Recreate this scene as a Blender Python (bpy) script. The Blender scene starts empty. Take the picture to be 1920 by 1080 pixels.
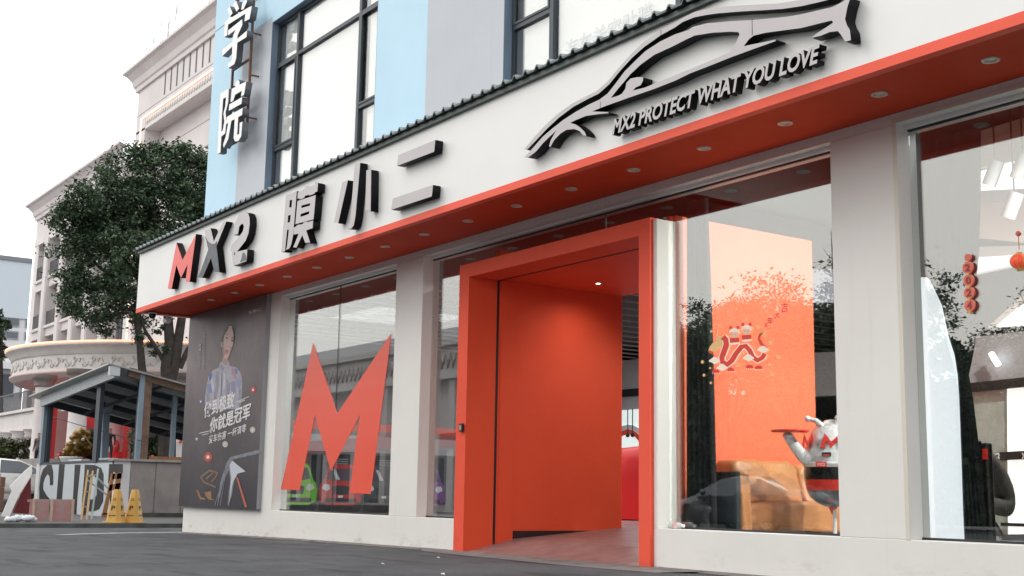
import bpy, bmesh, math, random
import numpy as np
from mathutils import Vector, Matrix
random.seed(7); rng = np.random.default_rng(7)
scene = bpy.context.scene
COL = scene.collection
PI = math.pi

# ------------------------------------------------------------------ camera
CAM_H = 0.8
FPX = math.sqrt(1664*240 + 361*14000)
def _n(v):
    v = np.array(v, float); return v/np.linalg.norm(v)
_X = -_n([-1664, -361, -FPX]); _Z = _n([240, 14000, -FPX]); _Y = np.cross(_Z, _X)
RM = np.array([_X, _Y, _Z])
camd = bpy.data.cameras.new('camera'); cam = bpy.data.objects.new('camera', camd); COL.objects.link(cam)
camd.sensor_width = 36; camd.lens = FPX/1920*36; camd.clip_start = 0.1; camd.clip_end = 2000
M4 = Matrix([[RM[0][0], RM[0][1], RM[0][2], 0], [RM[1][0], RM[1][1], RM[1][2], 0], [RM[2][0], RM[2][1], RM[2][2], CAM_H], [0, 0, 0, 1]])
cam.matrix_world = M4
scene.camera = cam
CC = np.array([0, 0, CAM_H])
def ray(px, py): return RM @ _n([px-960, 540-py, -FPX])
def at(px, py, y):            # point of the vertical plane y = const
    d = ray(px, py); return CC + d*y/d[1]
def atx(px, py, x):
    d = ray(px, py); return CC + d*x/d[0]
def atz(px, py, z):
    d = ray(px, py); return CC + d*(z-CC[2])/d[2]
def atd(px, py, dist):
    d = ray(px, py); return CC + d*dist/math.hypot(d[0], d[1])

# ------------------------------------------------------------------ world, sun, exposure
SUN_EL, SUN_ROT = math.radians(38), math.radians(215)
w = bpy.data.worlds.new('World'); scene.world = w; w.use_nodes = True
nt = w.node_tree; nt.nodes.clear()
sky = nt.nodes.new('ShaderNodeTexSky'); sky.sky_type = 'NISHITA'; sky.sun_disc = False
sky.sun_elevation = SUN_EL; sky.sun_rotation = SUN_ROT; sky.air_density = 1.5; sky.dust_density = 4
mx = nt.nodes.new('ShaderNodeMix'); mx.data_type = 'RGBA'; mx.inputs[0].default_value = 0.86
mx.inputs[7].default_value = (15.0, 14.8, 14.6, 1)          # the even cloud layer
bg = nt.nodes.new('ShaderNodeBackground'); bg.inputs[1].default_value = 0.115
wo = nt.nodes.new('ShaderNodeOutputWorld')
nt.links.new(sky.outputs[0], mx.inputs[6]); nt.links.new(mx.outputs[2], bg.inputs[0]); nt.links.new(bg.outputs[0], wo.inputs[0])
sd = bpy.data.lights.new('sun', 'SUN'); sd.energy = 0.6; sd.angle = math.radians(25); sd.color = (1, 0.97, 0.93)
sun = bpy.data.objects.new('sun', sd); COL.objects.link(sun)
sdir = Vector((-0.55, -0.75, 0.75)).normalized()
sun.rotation_euler = sdir.to_track_quat('Z', 'Y').to_euler()
vs = scene.view_settings
vs.view_transform = 'Standard'; vs.look = 'None'; vs.exposure = 0.12; vs.gamma = 1; vs.use_curve_mapping = False
scene.cycles.max_bounces = 8; scene.cycles.transparent_max_bounces = 16; scene.cycles.use_denoising = True
scene.cycles.sample_clamp_indirect = 6

# ------------------------------------------------------------------ materials
def srgb(r, g, b):
    def f(c):
        c /= 255; return c/12.92 if c <= .04045 else ((c+.055)/1.055)**2.4
    return (f(r), f(g), f(b), 1)
MATS = {}
def mat(name, color, rough=.6, metal=0., noise=0., nscale=3., bump=0., bscale=60., emit=None, estr=0., dark=None, spec=.5, stretch=None, coat=0.):
    if name in MATS: return MATS[name]
    m = bpy.data.materials.new(name); m.use_nodes = True; MATS[name] = m
    n = m.node_tree.nodes; l = m.node_tree.links; b = n['Principled BSDF']
    c = tuple(color)[:3]+(1,)
    b.inputs['Base Color'].default_value = c
    b.inputs['Roughness'].default_value = rough; b.inputs['Metallic'].default_value = metal
    b.inputs['Specular IOR Level'].default_value = spec
    b.inputs['Coat Weight'].default_value = coat
    if emit:
        b.inputs['Emission Color'].default_value = tuple(emit)[:3]+(1,); b.inputs['Emission Strength'].default_value = estr
    if noise or bump:
        tc = n.new('ShaderNodeTexCoord'); mp = n.new('ShaderNodeMapping'); l.new(tc.outputs['Object'], mp.inputs[0])
        if stretch: mp.inputs['Scale'].default_value = stretch
    if noise:
        t = n.new('ShaderNodeTexNoise'); t.inputs['Scale'].default_value = nscale; t.inputs['Detail'].default_value = 7; t.inputs['Roughness'].default_value = .65
        l.new(mp.outputs[0], t.inputs['Vector'])
        r = n.new('ShaderNodeValToRGB'); r.color_ramp.elements[0].position = .32; r.color_ramp.elements[1].position = .72
        k = dark if dark else tuple(max(0, x*(1-noise)) for x in c[:3])+(1,)
        r.color_ramp.elements[0].color = tuple(k)[:3]+(1,); r.color_ramp.elements[1].color = tuple(min(1, x*(1+noise*.35)) for x in c[:3])+(1,)
        l.new(t.outputs['Fac'], r.inputs[0]); l.new(r.outputs[0], b.inputs['Base Color'])
        ma = n.new('ShaderNodeMapRange'); ma.inputs[3].default_value = min(1, rough*1.15); ma.inputs[4].default_value = rough*.85
        l.new(t.outputs['Fac'], ma.inputs[0]); l.new(ma.outputs[0], b.inputs['Roughness'])
    if bump:
        t2 = n.new('ShaderNodeTexNoise'); t2.inputs['Scale'].default_value = bscale; t2.inputs['Detail'].default_value = 4
        l.new(mp.outputs[0], t2.inputs['Vector'])
        bp = n.new('ShaderNodeBump'); bp.inputs['Strength'].default_value = bump; bp.inputs['Distance'].default_value = .01
        l.new(t2.outputs['Fac'], bp.inputs['Height']); l.new(bp.outputs[0], b.inputs['Normal'])
    return m

def wall_paint(name, color, stain=(.30, .28, .25), lowz=0.0, topdirt=0.):
    """painted plaster: faint mottling, thin streaks running down, grime blotches close to the ground"""
    m = mat(name, color, .7, noise=.035, nscale=1.3, bump=.12, bscale=90)
    n = m.node_tree.nodes; l = m.node_tree.links; b = n['Principled BSDF']
    base = b.inputs['Base Color'].links[0].from_socket
    tc = n['Texture Coordinate']
    sp = n.new('ShaderNodeSeparateXYZ'); l.new(tc.outputs['Object'], sp.inputs[0])
    mr = n.new('ShaderNodeMapRange'); mr.inputs[1].default_value = lowz+.30; mr.inputs[2].default_value = lowz-.02; mr.inputs[3].default_value = 0; mr.inputs[4].default_value = 1
    l.new(sp.outputs[2], mr.inputs[0])
    t = n.new('ShaderNodeTexNoise'); t.inputs['Scale'].default_value = 2.2; t.inputs['Detail'].default_value = 9; t.inputs['Roughness'].default_value = .75
    mp = n.new('ShaderNodeMapping'); mp.inputs['Scale'].default_value = (1, 1, 2.5); l.new(tc.outputs['Object'], mp.inputs[0]); l.new(mp.outputs[0], t.inputs['Vector'])
    r = n.new('ShaderNodeValToRGB'); r.color_ramp.elements[0].position = .54; r.color_ramp.elements[1].position = .76
    l.new(t.outputs['Fac'], r.inputs[0])
    mu = n.new('ShaderNodeMath'); mu.operation = 'MULTIPLY'; l.new(r.outputs[0], mu.inputs[0]); l.new(mr.outputs[0], mu.inputs[1])
    t3 = n.new('ShaderNodeTexNoise'); t3.inputs['Scale'].default_value = 1; t3.inputs['Detail'].default_value = 5
    mp3 = n.new('ShaderNodeMapping'); mp3.inputs['Scale'].default_value = (9, 9, .35); l.new(tc.outputs['Object'], mp3.inputs[0]); l.new(mp3.outputs[0], t3.inputs['Vector'])
    r3 = n.new('ShaderNodeValToRGB'); r3.color_ramp.elements[0].position = .6; r3.color_ramp.elements[1].position = .8; l.new(t3.outputs['Fac'], r3.inputs[0])
    mu3 = n.new('ShaderNodeMath'); mu3.operation = 'MULTIPLY'; mu3.inputs[1].default_value = .12; l.new(r3.outputs[0], mu3.inputs[0])
    ad = n.new('ShaderNodeMath'); ad.operation = 'MAXIMUM'; l.new(mu.outputs[0], ad.inputs[0]); l.new(mu3.outputs[0], ad.inputs[1])
    mm = n.new('ShaderNodeMath'); mm.operation = 'MULTIPLY'; mm.inputs[1].default_value = .75; l.new(ad.outputs[0], mm.inputs[0])
    x = n.new('ShaderNodeMix'); x.data_type = 'RGBA'; l.new(mm.outputs[0], x.inputs[0]); l.new(base, x.inputs[6]); x.inputs[7].default_value = tuple(stain)+(1,)
    l.new(x.outputs[2], b.inputs['Base Color'])
    return m

def glass_mat(name, tint=(.80, .86, .84), r0=.10, film=None, filmfac=0.):
    m = bpy.data.materials.new(name); m.use_nodes = True; MATS[name] = m
    n = m.node_tree.nodes; l = m.node_tree.links; n.clear()
    out = n.new('ShaderNodeOutputMaterial'); tr = n.new('ShaderNodeBsdfTransparent'); tr.inputs[0].default_value = tint+(1,)
    gl = n.new('ShaderNodeBsdfGlossy'); gl.inputs['Roughness'].default_value = .0
    gl.inputs[0].default_value = (1, 1, 1, 1)
    # Schlick reflectance from the angle of incidence, the same from both sides of the pane
    ge = n.new('ShaderNodeNewGeometry'); dt = n.new('ShaderNodeVectorMath'); dt.operation = 'DOT_PRODUCT'
    l.new(ge.outputs['Incoming'], dt.inputs[0]); l.new(ge.outputs['Normal'], dt.inputs[1])
    ab = n.new('ShaderNodeMath'); ab.operation = 'ABSOLUTE'; l.new(dt.outputs['Value'], ab.inputs[0])
    su = n.new('ShaderNodeMath'); su.operation = 'SUBTRACT'; su.inputs[0].default_value = 1; l.new(ab.outputs[0], su.inputs[1])
    pw = n.new('ShaderNodeMath'); pw.operation = 'POWER'; pw.inputs[1].default_value = 5; l.new(su.outputs[0], pw.inputs[0])
    mr = n.new('ShaderNodeMapRange'); mr.inputs[3].default_value = r0; mr.inputs[4].default_value = 1; l.new(pw.outputs[0], mr.inputs[0])
    mx = n.new('ShaderNodeMixShader'); l.new(mr.outputs[0], mx.inputs[0]); l.new(tr.outputs[0], mx.inputs[1]); l.new(gl.outputs[0], mx.inputs[2])
    nz = n.new('ShaderNodeTexNoise'); nz.inputs['Scale'].default_value = .45; nz.inputs['Detail'].default_value = 1
    tc = n.new('ShaderNodeTexCoord'); l.new(tc.outputs['Object'], nz.inputs['Vector'])
    bp = n.new('ShaderNodeBump'); bp.inputs['Strength'].default_value = .003; bp.inputs['Distance'].default_value = .05; l.new(nz.outputs['Fac'], bp.inputs['Height']); l.new(bp.outputs[0], gl.inputs['Normal'])
    l.new(mx.outputs[0], out.inputs[0])
    return m

WHITE = wall_paint('cream wall paint', (.79, .775, .745))
FASC = mat('white fascia panel', (.80, .805, .79), .45, noise=.035, nscale=.7, bump=.03, bscale=20)
CORAL = wall_paint('coral red paint', (.82, .105, .058), stain=(.33, .06, .045)); CORAL.node_tree.nodes['Principled BSDF'].inputs['Specular IOR Level'].default_value = .25
CORALD = mat('coral red inner paint', (.84, .105, .045), .55, spec=.2, noise=.05, nscale=1.5, bump=.05, bscale=80)
BLUE = wall_paint('pale blue wall paint', (.50, .72, .86), stain=(.30, .42, .5), lowz=-9)
GREYP = wall_paint('blue grey wall paint', (.50, .53, .575), stain=(.3, .33, .36), lowz=-9)
LGREY = mat('sign face grey', (.49, .465, .475), .4, noise=.04, nscale=2)
BLACK = mat('black sign return', (.008, .008, .010), .5, spec=.15)
SLATE = mat('exposed slate backing', (.10, .115, .135), .5, noise=.4, nscale=6)
REDSIGN = mat('red sign face', (.78, .06, .045), .35, noise=.10, nscale=5)
FRAMEM = mat('dark anodised frame', (.045, .055, .068), .4, metal=.3)
REVEALB = mat('blue grey reveal paint', (.14, .20, .27), .6, noise=.1)
GLASS = glass_mat('shop glass', (.90, .93, .92), .165)
GLASSU = glass_mat('upper window glass', (.97, .98, .98), .14)
BLIND = mat('white window film', (.86, .86, .84), .7, noise=.06, nscale=.6, dark=(.74, .75, .72))
ROOFM = mat('grey green roof sheet', (.10, .125, .12), .45, metal=.3, noise=.35, nscale=4)
ROOFTOP = mat('pale roof sheet top', (.38, .43, .46), .5, noise=.3, nscale=4)
STEELW = mat('white painted metal', (.78, .78, .77), .4)
DIM = mat('dark interior', (.015, .014, .015), .6)
CONC = mat('pale concrete', (.33, .315, .295), .85, noise=.3, nscale=2.5, bump=.4, bscale=40)
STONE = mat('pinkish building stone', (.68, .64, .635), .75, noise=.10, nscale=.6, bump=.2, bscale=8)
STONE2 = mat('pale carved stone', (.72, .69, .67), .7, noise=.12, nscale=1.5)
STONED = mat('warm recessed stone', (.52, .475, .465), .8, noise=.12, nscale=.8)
WGLASS = mat('dark window glass', (.05, .065, .085), .08, spec=.8)
LED = mat('warm led line', (1, .6, .4), .5, emit=(1, .36, .22), estr=1.7)
LEDW = mat('soft led line', (1, .8, .7), .5, emit=(1, .55, .38), estr=1.6)

# ------------------------------------------------------------------ builders
def tag(o, label=None, cat=None, group=None, kind=None):
    if label: o['label'] = label
    if cat: o['category'] = cat
    if group: o['group'] = group
    if kind: o['kind'] = kind
    return o
def empty(name, label, cat, loc=(0, 0, 0), group=None, rz=0):
    o = bpy.data.objects.new(name, None); COL.objects.link(o); o.location = loc; o.rotation_euler = (0, 0, rz)
    o.empty_display_size = .2
    return tag(o, label, cat, group)
def link(name, me, parent=None):
    o = bpy.data.objects.new(name, me); COL.objects.link(o)
    if parent is not None:
        o.parent = parent
    return o
class MB:
    def __init__(s): s.v = []; s.f = []; s.m = []; s.sm = []
    def add(s, vs, fs, mi=0, smooth=False):
        b = len(s.v); s.v += [tuple(map(float, p)) for p in vs]
        for f in fs: s.f.append(tuple(b+i for i in f)); s.m.append(mi); s.sm.append(smooth)
        return s
    def box(s, x0, x1, y0, y1, z0, z1, mi=0):
        x0, x1 = min(x0, x1), max(x0, x1); y0, y1 = min(y0, y1), max(y0, y1); z0, z1 = min(z0, z1), max(z0, z1)
        return s.add([(x0,y0,z0),(x1,y0,z0),(x1,y1,z0),(x0,y1,z0),(x0,y0,z1),(x1,y0,z1),(x1,y1,z1),(x0,y1,z1)],
              [(0,3,2,1),(4,5,6,7),(0,1,5,4),(1,2,6,5),(2,3,7,6),(3,0,4,7)], mi)
    def obox(s, c, ax, ay, az, mi=0):     # oriented box: centre and three half vectors
        c, ax, ay, az = map(lambda q: np.array(q, float), (c, ax, ay, az))
        vs = [c+i*ax+j*ay+k*az for k in (-1, 1) for i, j in ((-1,-1),(1,-1),(1,1),(-1,1))]
        return s.add(vs, [(0,3,2,1),(4,5,6,7),(0,1,5,4),(1,2,6,5),(2,3,7,6),(3,0,4,7)], mi)
    def bar(s, p, q, w_, h_, mi=0, up=(0, 0, 1)):
        p, q = np.array(p, float), np.array(q, float); d = q-p; L = np.linalg.norm(d); d /= L
        u = np.array(up, float); a = np.cross(d, u)
        if np.linalg.norm(a) < 1e-3: a = np.cross(d, (1, 0, 0))
        a /= np.linalg.norm(a); b = np.cross(a, d)
        return s.obox((p+q)/2, d*L/2, a*w_/2, b*h_/2, mi)
    def prism(s, poly, y0, y1, mi=0, mside=None):      # polygon in (x,z), extruded along y
        n = len(poly); vs = [(p[0], y0, p[1]) for p in poly]+[(p[0], y1, p[1]) for p in poly]
        s.add(vs, [tuple(range(n)), tuple(range(2*n-1, n-1, -1))], mi)
        s.add(vs, [(i, i+n, (i+1) % n+n, (i+1) % n) for i in range(n)], mi if mside is None else mside)
        return s
    def prismx(s, poly, x0, x1, mi=0):     # polygon in (y,z), extruded along x
        n = len(poly); vs = [(x0, p[0], p[1]) for p in poly]+[(x1, p[0], p[1]) for p in poly]
        return s.add(vs, [tuple(range(n)), tuple(range(2*n-1, n-1, -1))]+[(i, i+n, (i+1) % n+n, (i+1) % n) for i in range(n)], mi)
    def tube(s, pts, r, seg=8, mi=0, cap=True):
        pts = [np.array(p, float) for p in pts]; rr = r if hasattr(r, '__len__') else [r]*len(pts)
        b = []; n = len(pts); prev = None
        for i, p in enumerate(pts):
            d = pts[min(i+1, n-1)]-pts[max(i-1, 0)]; d /= (np.linalg.norm(d)+1e-9)
            a = prev if prev is not None else (np.array([0, 0, 1.]) if abs(d[2]) < .9 else np.array([1., 0, 0]))
            a = a-d*np.dot(a, d); a /= np.linalg.norm(a); prev = a; c = np.cross(d, a)
            b += [p+rr[i]*(a*math.cos(t)+c*math.sin(t)) for t in np.linspace(0, 2*PI, seg, endpoint=False)]
        fs = [(i*seg+j, i*seg+(j+1) % seg, (i+1)*seg+(j+1) % seg, (i+1)*seg+j) for i in range(n-1) for j in range(seg)]
        s.add(b, fs, mi, True)
        if cap: s.add(b, [tuple(range(seg-1, -1, -1)), tuple((n-1)*seg+j for j in range(seg))], mi)
        return s
    def lathe(s, c, prof, seg=24, mi=0, a0=0, a1=2*PI, sx=1, sy=1):
        full = abs(a1-a0-2*PI) < 1e-6; k = seg if full else seg+1
        vs = [(c[0]+sx*r*math.cos(a0+(a1-a0)*j/seg), c[1]+sy*r*math.sin(a0+(a1-a0)*j/seg), c[2]+z) for r, z in prof for j in range(k)]
        fs = [(i*k+j, i*k+(j+1) % k, (i+1)*k+(j+1) % k, (i+1)*k+j) for i in range(len(prof)-1) for j in range(seg)]
        return s.add(vs, fs, mi, True)
    def ball(s, c, r, seg=12, rings=8, mi=0, sc=(1, 1, 1)):
        vs = []; fs = []
        for i in range(rings+1):
            t = PI*i/rings
            for j in range(seg):
                a = 2*PI*j/seg; vs.append((c[0]+r*sc[0]*math.sin(t)*math.cos(a), c[1]+r*sc[1]*math.sin(t)*math.sin(a), c[2]+r*sc[2]*math.cos(t)))
        for i in range(rings):
            for j in range(seg): fs.append((i*seg+j, (i+1)*seg+j, (i+1)*seg+(j+1) % seg, i*seg+(j+1) % seg))
        return s.add(vs, fs, mi, True)
    def mesh(s, name, mats):
        me = bpy.data.meshes.new(name); me.from_pydata(s.v, [], s.f)
        for m in (mats if isinstance(mats, (list, tuple)) else [mats]): me.materials.append(m)
        me.polygons.foreach_set('material_index', s.m); me.polygons.foreach_set('use_smooth', s.sm)
        me.update(); return me
    def build(s, name, mats, parent=None):
        return link(name, s.mesh(name, mats), parent)
def place(o, loc):       # give a single-mesh object its origin at loc, geometry stays in place
    d = Vector(loc); o.data.transform(Matrix.Translation(-d)); o.location = o.location+d; return o
def child_keep(o, parent):
    o.parent = parent; o.matrix_parent_inverse = Matrix.Translation(-Vector(parent.location)); return o
def under(e, o):          # child of an Empty whose geometry was written in world coordinates
    o.parent = e; o.matrix_parent_inverse = (Matrix.Translation(Vector(e.location)) @ Matrix.Rotation(e.rotation_euler.z, 4, 'Z')).inverted(); return o
def bevel(o, wdt=.01, seg=2):
    bm = bmesh.new(); bm.from_mesh(o.data)
    bmesh.ops.bevel(bm, geom=[e for e in bm.edges if len(e.link_faces) == 2 and e.calc_face_angle() > .5], offset=wdt, segments=seg, affect='EDGES', profile=.6)
    bm.to_mesh(o.data); bm.free(); return o
def copy_tree(o, parent=None, first=True):
    c = o.copy(); COL.objects.link(c)
    if parent is not None: c.parent = parent
    for ch in list(o.children): copy_tree(ch, c, False)
    return c
def curve_mesh(cu, name):
    o = bpy.data.objects.new('tmp', cu); COL.objects.link(o)
    dg = bpy.context.evaluated_depsgraph_get(); dg.update()
    me = bpy.data.meshes.new_from_object(o.evaluated_get(dg)); me.name = name
    bpy.data.objects.remove(o); return me
def outline(name, loops, y0, y1, mats, parent=None):
    """polygons with holes (first loop outer) in (x, z), extruded from y0 (front) to y1; front/back get mats[0], sides mats[1]"""
    cu = bpy.data.curves.new(name, 'CURVE'); cu.dimensions = '2D'; cu.fill_mode = 'BOTH'; cu.extrude = abs(y1-y0)/2
    for lp in loops:
        sp = cu.splines.new('POLY'); sp.points.add(len(lp)-1)
        for i, p in enumerate(lp): sp.points[i].co = (p[0], p[1], 0, 1)
        sp.use_cyclic_u = True
    me = curve_mesh(cu, name); ym = (y0+y1)/2
    for v in me.vertices: v.co = (v.co.x, ym-v.co.z, v.co.y)
    me.materials.clear()
    for m in (mats if isinstance(mats, (list, tuple)) else [mats]): me.materials.append(m)
    if isinstance(mats, (list, tuple)) and len(mats) > 1:
        for p in me.polygons: p.material_index = 0 if abs(p.normal.y) > .7 else 1
    me.update()
    return link(name, me, parent)
def text_mesh(body, bold=0., shear=0., res=3):
    cu = bpy.data.curves.new('t', 'FONT'); cu.body = body; cu.offset = bold; cu.shear = shear; cu.resolution_u = res; cu.extrude = .5
    return curve_mesh(cu, 't')
def text_at(name, body, x0, x1, z0, z1, y0, y1, mats, parent=None, bold=0., shear=0., res=3, fn=None):
    """letters fitted to a rectangle of a facade plane, y0 front, y1 back; fn maps (u, v, w) to a place for other planes"""
    me = text_mesh(body, bold, shear, res); co = np.zeros(len(me.vertices)*3); me.vertices.foreach_get('co', co); co = co.reshape(-1, 3)
    mn, mxx = co.min(0), co.max(0); u = (co[:, 0]-mn[0])/(mxx[0]-mn[0]); v = (co[:, 1]-mn[1])/(mxx[1]-mn[1]); d = (co[:, 2] > 0).astype(float)
    for i, vt in enumerate(me.vertices):
        if fn: vt.co = fn(u[i], v[i], d[i])
        else: vt.co = (x0+(x1-x0)*u[i], y1+(y0-y1)*d[i], z0+(z1-z0)*v[i])
    me.materials.clear(); me.update()
    ml = mats if isinstance(mats, (list, tuple)) else [mats]
    for m in ml: me.materials.append(m)
    if len(ml) > 1:
        for p in me.polygons: p.material_index = 0 if abs(p.normal.y) > .7 else 1
    me.name = name
    return link(name, me, parent)
def pts(lst, ox, oy, s, y):                # outline points read off an enlarged view, put on plane y
    return [tuple(at(ox+a/s, oy+b/s, y)[[0, 2]]) for a, b in lst]
def P(lst, y): return pts(lst, 0, 0, 1, y)
def lamp(kind, name, loc, energy, color=(1, 1, 1), target=None, **kw):
    d = bpy.data.lights.new(name, kind); d.energy = energy; d.color = color
    for k, v in kw.items(): setattr(d, k, v)
    o = bpy.data.objects.new(name, d); COL.objects.link(o); o.location = loc
    if target is not None: o.rotation_euler = (Vector(loc)-Vector(target)).to_track_quat('Z', 'Y').to_euler()
    return o

# ================================================================== GROUND
def road_z(x): return float(np.interp(x, [-400, -30, -26, -20.5, -15, 400], [-.1, -.1, -.1, -.035, 0, 0]))
ASPH = mat('asphalt', (.090, .098, .108), .82, noise=.36, nscale=1.0, bump=.7, bscale=220, stretch=(1, 1, 1))
def asphalt_extra():
    m = ASPH; n = m.node_tree.nodes; l = m.node_tree.links; b = n['Principled BSDF']
    base = b.inputs['Base Color'].links[0].from_socket; tc = n['Texture Coordinate']
    sp = n.new('ShaderNodeTexVoronoi'); sp.inputs['Scale'].default_value = 70; l.new(tc.outputs['Object'], sp.inputs['Vector'])
    r = n.new('ShaderNodeValToRGB'); r.color_ramp.elements[0].position = .0; r.color_ramp.elements[0].color = (1.9, 1.9, 1.9, 1); r.color_ramp.elements[1].position = .38; r.color_ramp.elements[1].color = (.86, .86, .86, 1)
    l.new(sp.outputs['Distance'], r.inputs[0])
    x = n.new('ShaderNodeMix'); x.data_type = 'RGBA'; x.blend_type = 'MULTIPLY'; x.inputs[0].default_value = .8; l.new(base, x.inputs[6]); l.new(r.outputs[0], x.inputs[7])
    mp = n.new('ShaderNodeMapping'); mp.inputs['Scale'].default_value = (.5, 1.8, 1); mp.inputs['Rotation'].default_value = (0, 0, .12); l.new(tc.outputs['Object'], mp.inputs[0])
    t = n.new('ShaderNodeTexNoise'); t.inputs['Scale'].default_value = 1.5; t.inputs['Detail'].default_value = 8; l.new(mp.outputs[0], t.inputs['Vector'])
    r2 = n.new('ShaderNodeValToRGB'); r2.color_ramp.elements[0].position = .56; r2.color_ramp.elements[0].color = (1, 1, 1, 1); r2.color_ramp.elements[1].position = .63; r2.color_ramp.elements[1].color = (.62, .62, .64, 1); l.new(t.outputs['Fac'], r2.inputs[0])
    x2 = n.new('ShaderNodeMix'); x2.data_type = 'RGBA'; x2.blend_type = 'MULTIPLY'; x2.inputs[0].default_value = 1; l.new(x.outputs[2], x2.inputs[6]); l.new(r2.outputs[0], x2.inputs[7])
    l.new(x2.outputs[2], b.inputs['Base Color'])
asphalt_extra()
g = MB(); xs = [-1500, -300, -100, -60, -40, -30, -26, -23, -20.5, -18, -15, -10, 0, 30, 1500]
vsg = [(x, y, road_z(x)) for x in xs for y in (-1500, -40, 9.74, 60, 1500)]
g.add(vsg, [(i*5+j, (i+1)*5+j, (i+1)*5+j+1, i*5+j+1) for i in range(len(xs)-1) for j in range(4)])
tag(g.build('road', ASPH), kind='structure')
# concrete apron strip in front of the door, and a thin mortar strip along the wall foot
ap = MB()
pa = [(-15.9, 9.74), (-15.6, 9.38), (-13.5, 9.22), (-11.6, 9.14), (-10.4, 9.25), (-10.1, 9.74)]
ap.add([(x, y, .004+(.02 if y > 9.7 else 0)) for x, y in pa], [tuple(range(len(pa)))])
APR = mat('apron concrete', (.22, .205, .20), .9, noise=.35, nscale=3, bump=.5, bscale=60, dark=(.13, .12, .12))
tag(ap.build('concrete_apron', APR), kind='structure')
st = MB()
for k in range(40):
    x = -25.9+k*.3
    if x > -15.4: break
    wd = .10+.05*random.random()
    st.add([(x, 9.746, road_z(x)+.03), (x+.3, 9.746, road_z(x+.3)+.03), (x+.3, 9.75-wd, road_z(x+.3)+.005), (x, 9.75-wd, road_z(x)+.005)], [(0, 3, 2, 1)])
for k in range(40):
    x = -10.9+k*.35
    wd = .10+.06*random.random()
    st.add([(x, 9.746, .03), (x+.35, 9.746, .03), (x+.35, 9.75-wd, .006), (x, 9.75-wd, .006)], [(0, 3, 2, 1)])
tag(st.build('gutter_strip', APR), kind='structure')
LINE = mat('worn white road paint', (.50, .50, .49), .8, noise=.5, nscale=6)
ln = MB()
def gline(pa_, w_):
    q = [atz(px, py, -.1) for px, py in pa_]
    for a, b in zip(q[:-1], q[1:]):
        d = (b-a)[:2]; d /= np.linalg.norm(d); nrm = np.array([-d[1], d[0]])*w_/2
        ln.add([(a[0]-nrm[0], a[1]-nrm[1], road_z(a[0])+.004), (b[0]-nrm[0], b[1]-nrm[1], road_z(b[0])+.004), (b[0]+nrm[0], b[1]+nrm[1], road_z(b[0])+.004), (a[0]+nrm[0], a[1]+nrm[1], road_z(a[0])+.004)], [(0, 1, 2, 3)])
gline([(112, 1004), (160, 1002), (230, 999.5), (345, 998)], .30)
gline([(55, 987.5), (200, 986.5), (345, 986)], .22)
tag(ln.build('road_marking', LINE), kind='structure')
# paved kerb island in the background
kb = MB(); kx = -29.7
kb.add([(kx, -6, -.1), (kx, 30, -.1), (kx, 30, 0), (kx, -6, 0), (kx-.16, -6, 0), (kx-.16, 30, 0), (kx-.16, -6, -.1), (kx-.16, 30, -.1)], [(0, 1, 2, 3), (3, 2, 5, 4)])
KERB = mat('dark kerb stone', (.11, .115, .115), .85, noise=.4, nscale=3, bump=.3)
tag(kb.build('kerb', KERB), kind='structure')
PAVE = mat('grey paving', (.12, .12, .12), .9, noise=.35, nscale=1.2, bump=.4)
pv = MB(); pv.add([(kx-.16, -6, .0), (kx-.16, 30, .0), (-52, 30, .0), (-52, -6, .0)], [(0, 1, 2, 3)])
tag(pv.build('pavement', PAVE), kind='structure')
# small litter on the asphalt
LIT = mat('paper scrap', (.7, .68, .66), .8)
for i, (px, py) in enumerate([(822, 1047), (718, 1059), (948, 1063), (830, 1078)]):
    q = atz(px, py, 0); b = MB(); a = random.random()*3; r = .035
    b.add([(q[0]+r*math.cos(a+k), q[1]+.6*r*math.sin(a+k), road_z(q[0])+.006+.01*(k % 2)) for k in (0, 1.4, 3, 4.5)], [(0, 1, 2), (0, 2, 3)])
    o = b.build('paper_scrap', LIT); place(o, (q[0], q[1], 0)); tag(o, ['white paper scrap on the asphalt straight below the door jamb', 'small paper scrap on the asphalt below the large M window', 'tiny pale scrap beside the concrete apron', 'pale scrap at the bottom edge of the road'][i], 'litter', 'paper scraps on the asphalt')

# ================================================================== SHOP BUILDING
shop = empty('shop_building', 'two storey car care shop with white fascia, coral red soffit and blue grey upper wall', 'building', (-15, 9.75, 0))
def part(o, name=None):
    return under(shop, o)
WY = 9.75; GY = 9.93; SOF = 4.545; FY = 8.56; SILL = .46; XL = -25.93; XR = 6
b = MB()
b.box(XL, -15.2, WY, WY+.4, -.3, SILL)
o = part(b.build('plinth_wall', WHITE)); bevel(o, .006, 1)
b = MB(); b.box(-11.0, XR, WY, WY+.4, -.3, SILL); o = part(b.build('plinth_wall', WHITE)); bevel(o, .006, 1)
def pillar(x0, x1, z0=SILL, z1=4.44, y1=WY+.30):
    b = MB(); b.box(x0, x1, WY, y1, z0, z1); o = part(b.build('pillar', WHITE)); bevel(o, .006, 1); return o
pillar(XL, -21.5)
pillar(-17.16, -16.33)
pillar(-11.0, -10.93, z1=4.10)
pillar(-8.28, -7.45)
pillar(-3.4, -2.5)
b = MB(); b.box(XL, XR, WY, WY+.40, 4.44, SOF-.002); part(b.build('header_beam', WHITE))
# second step of the header, just in front of the glass
b = MB(); b.box(-21.5, -17.16, WY+.11, WY+.34, 4.405, 4.438); b.box(-16.33, -8.28, WY+.11, WY+.34, 4.405, 4.438); b.box(-7.45, -3.4, WY+.11, WY+.34, 4.405, 4.438)
part(b.build('window_head', WHITE))
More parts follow.
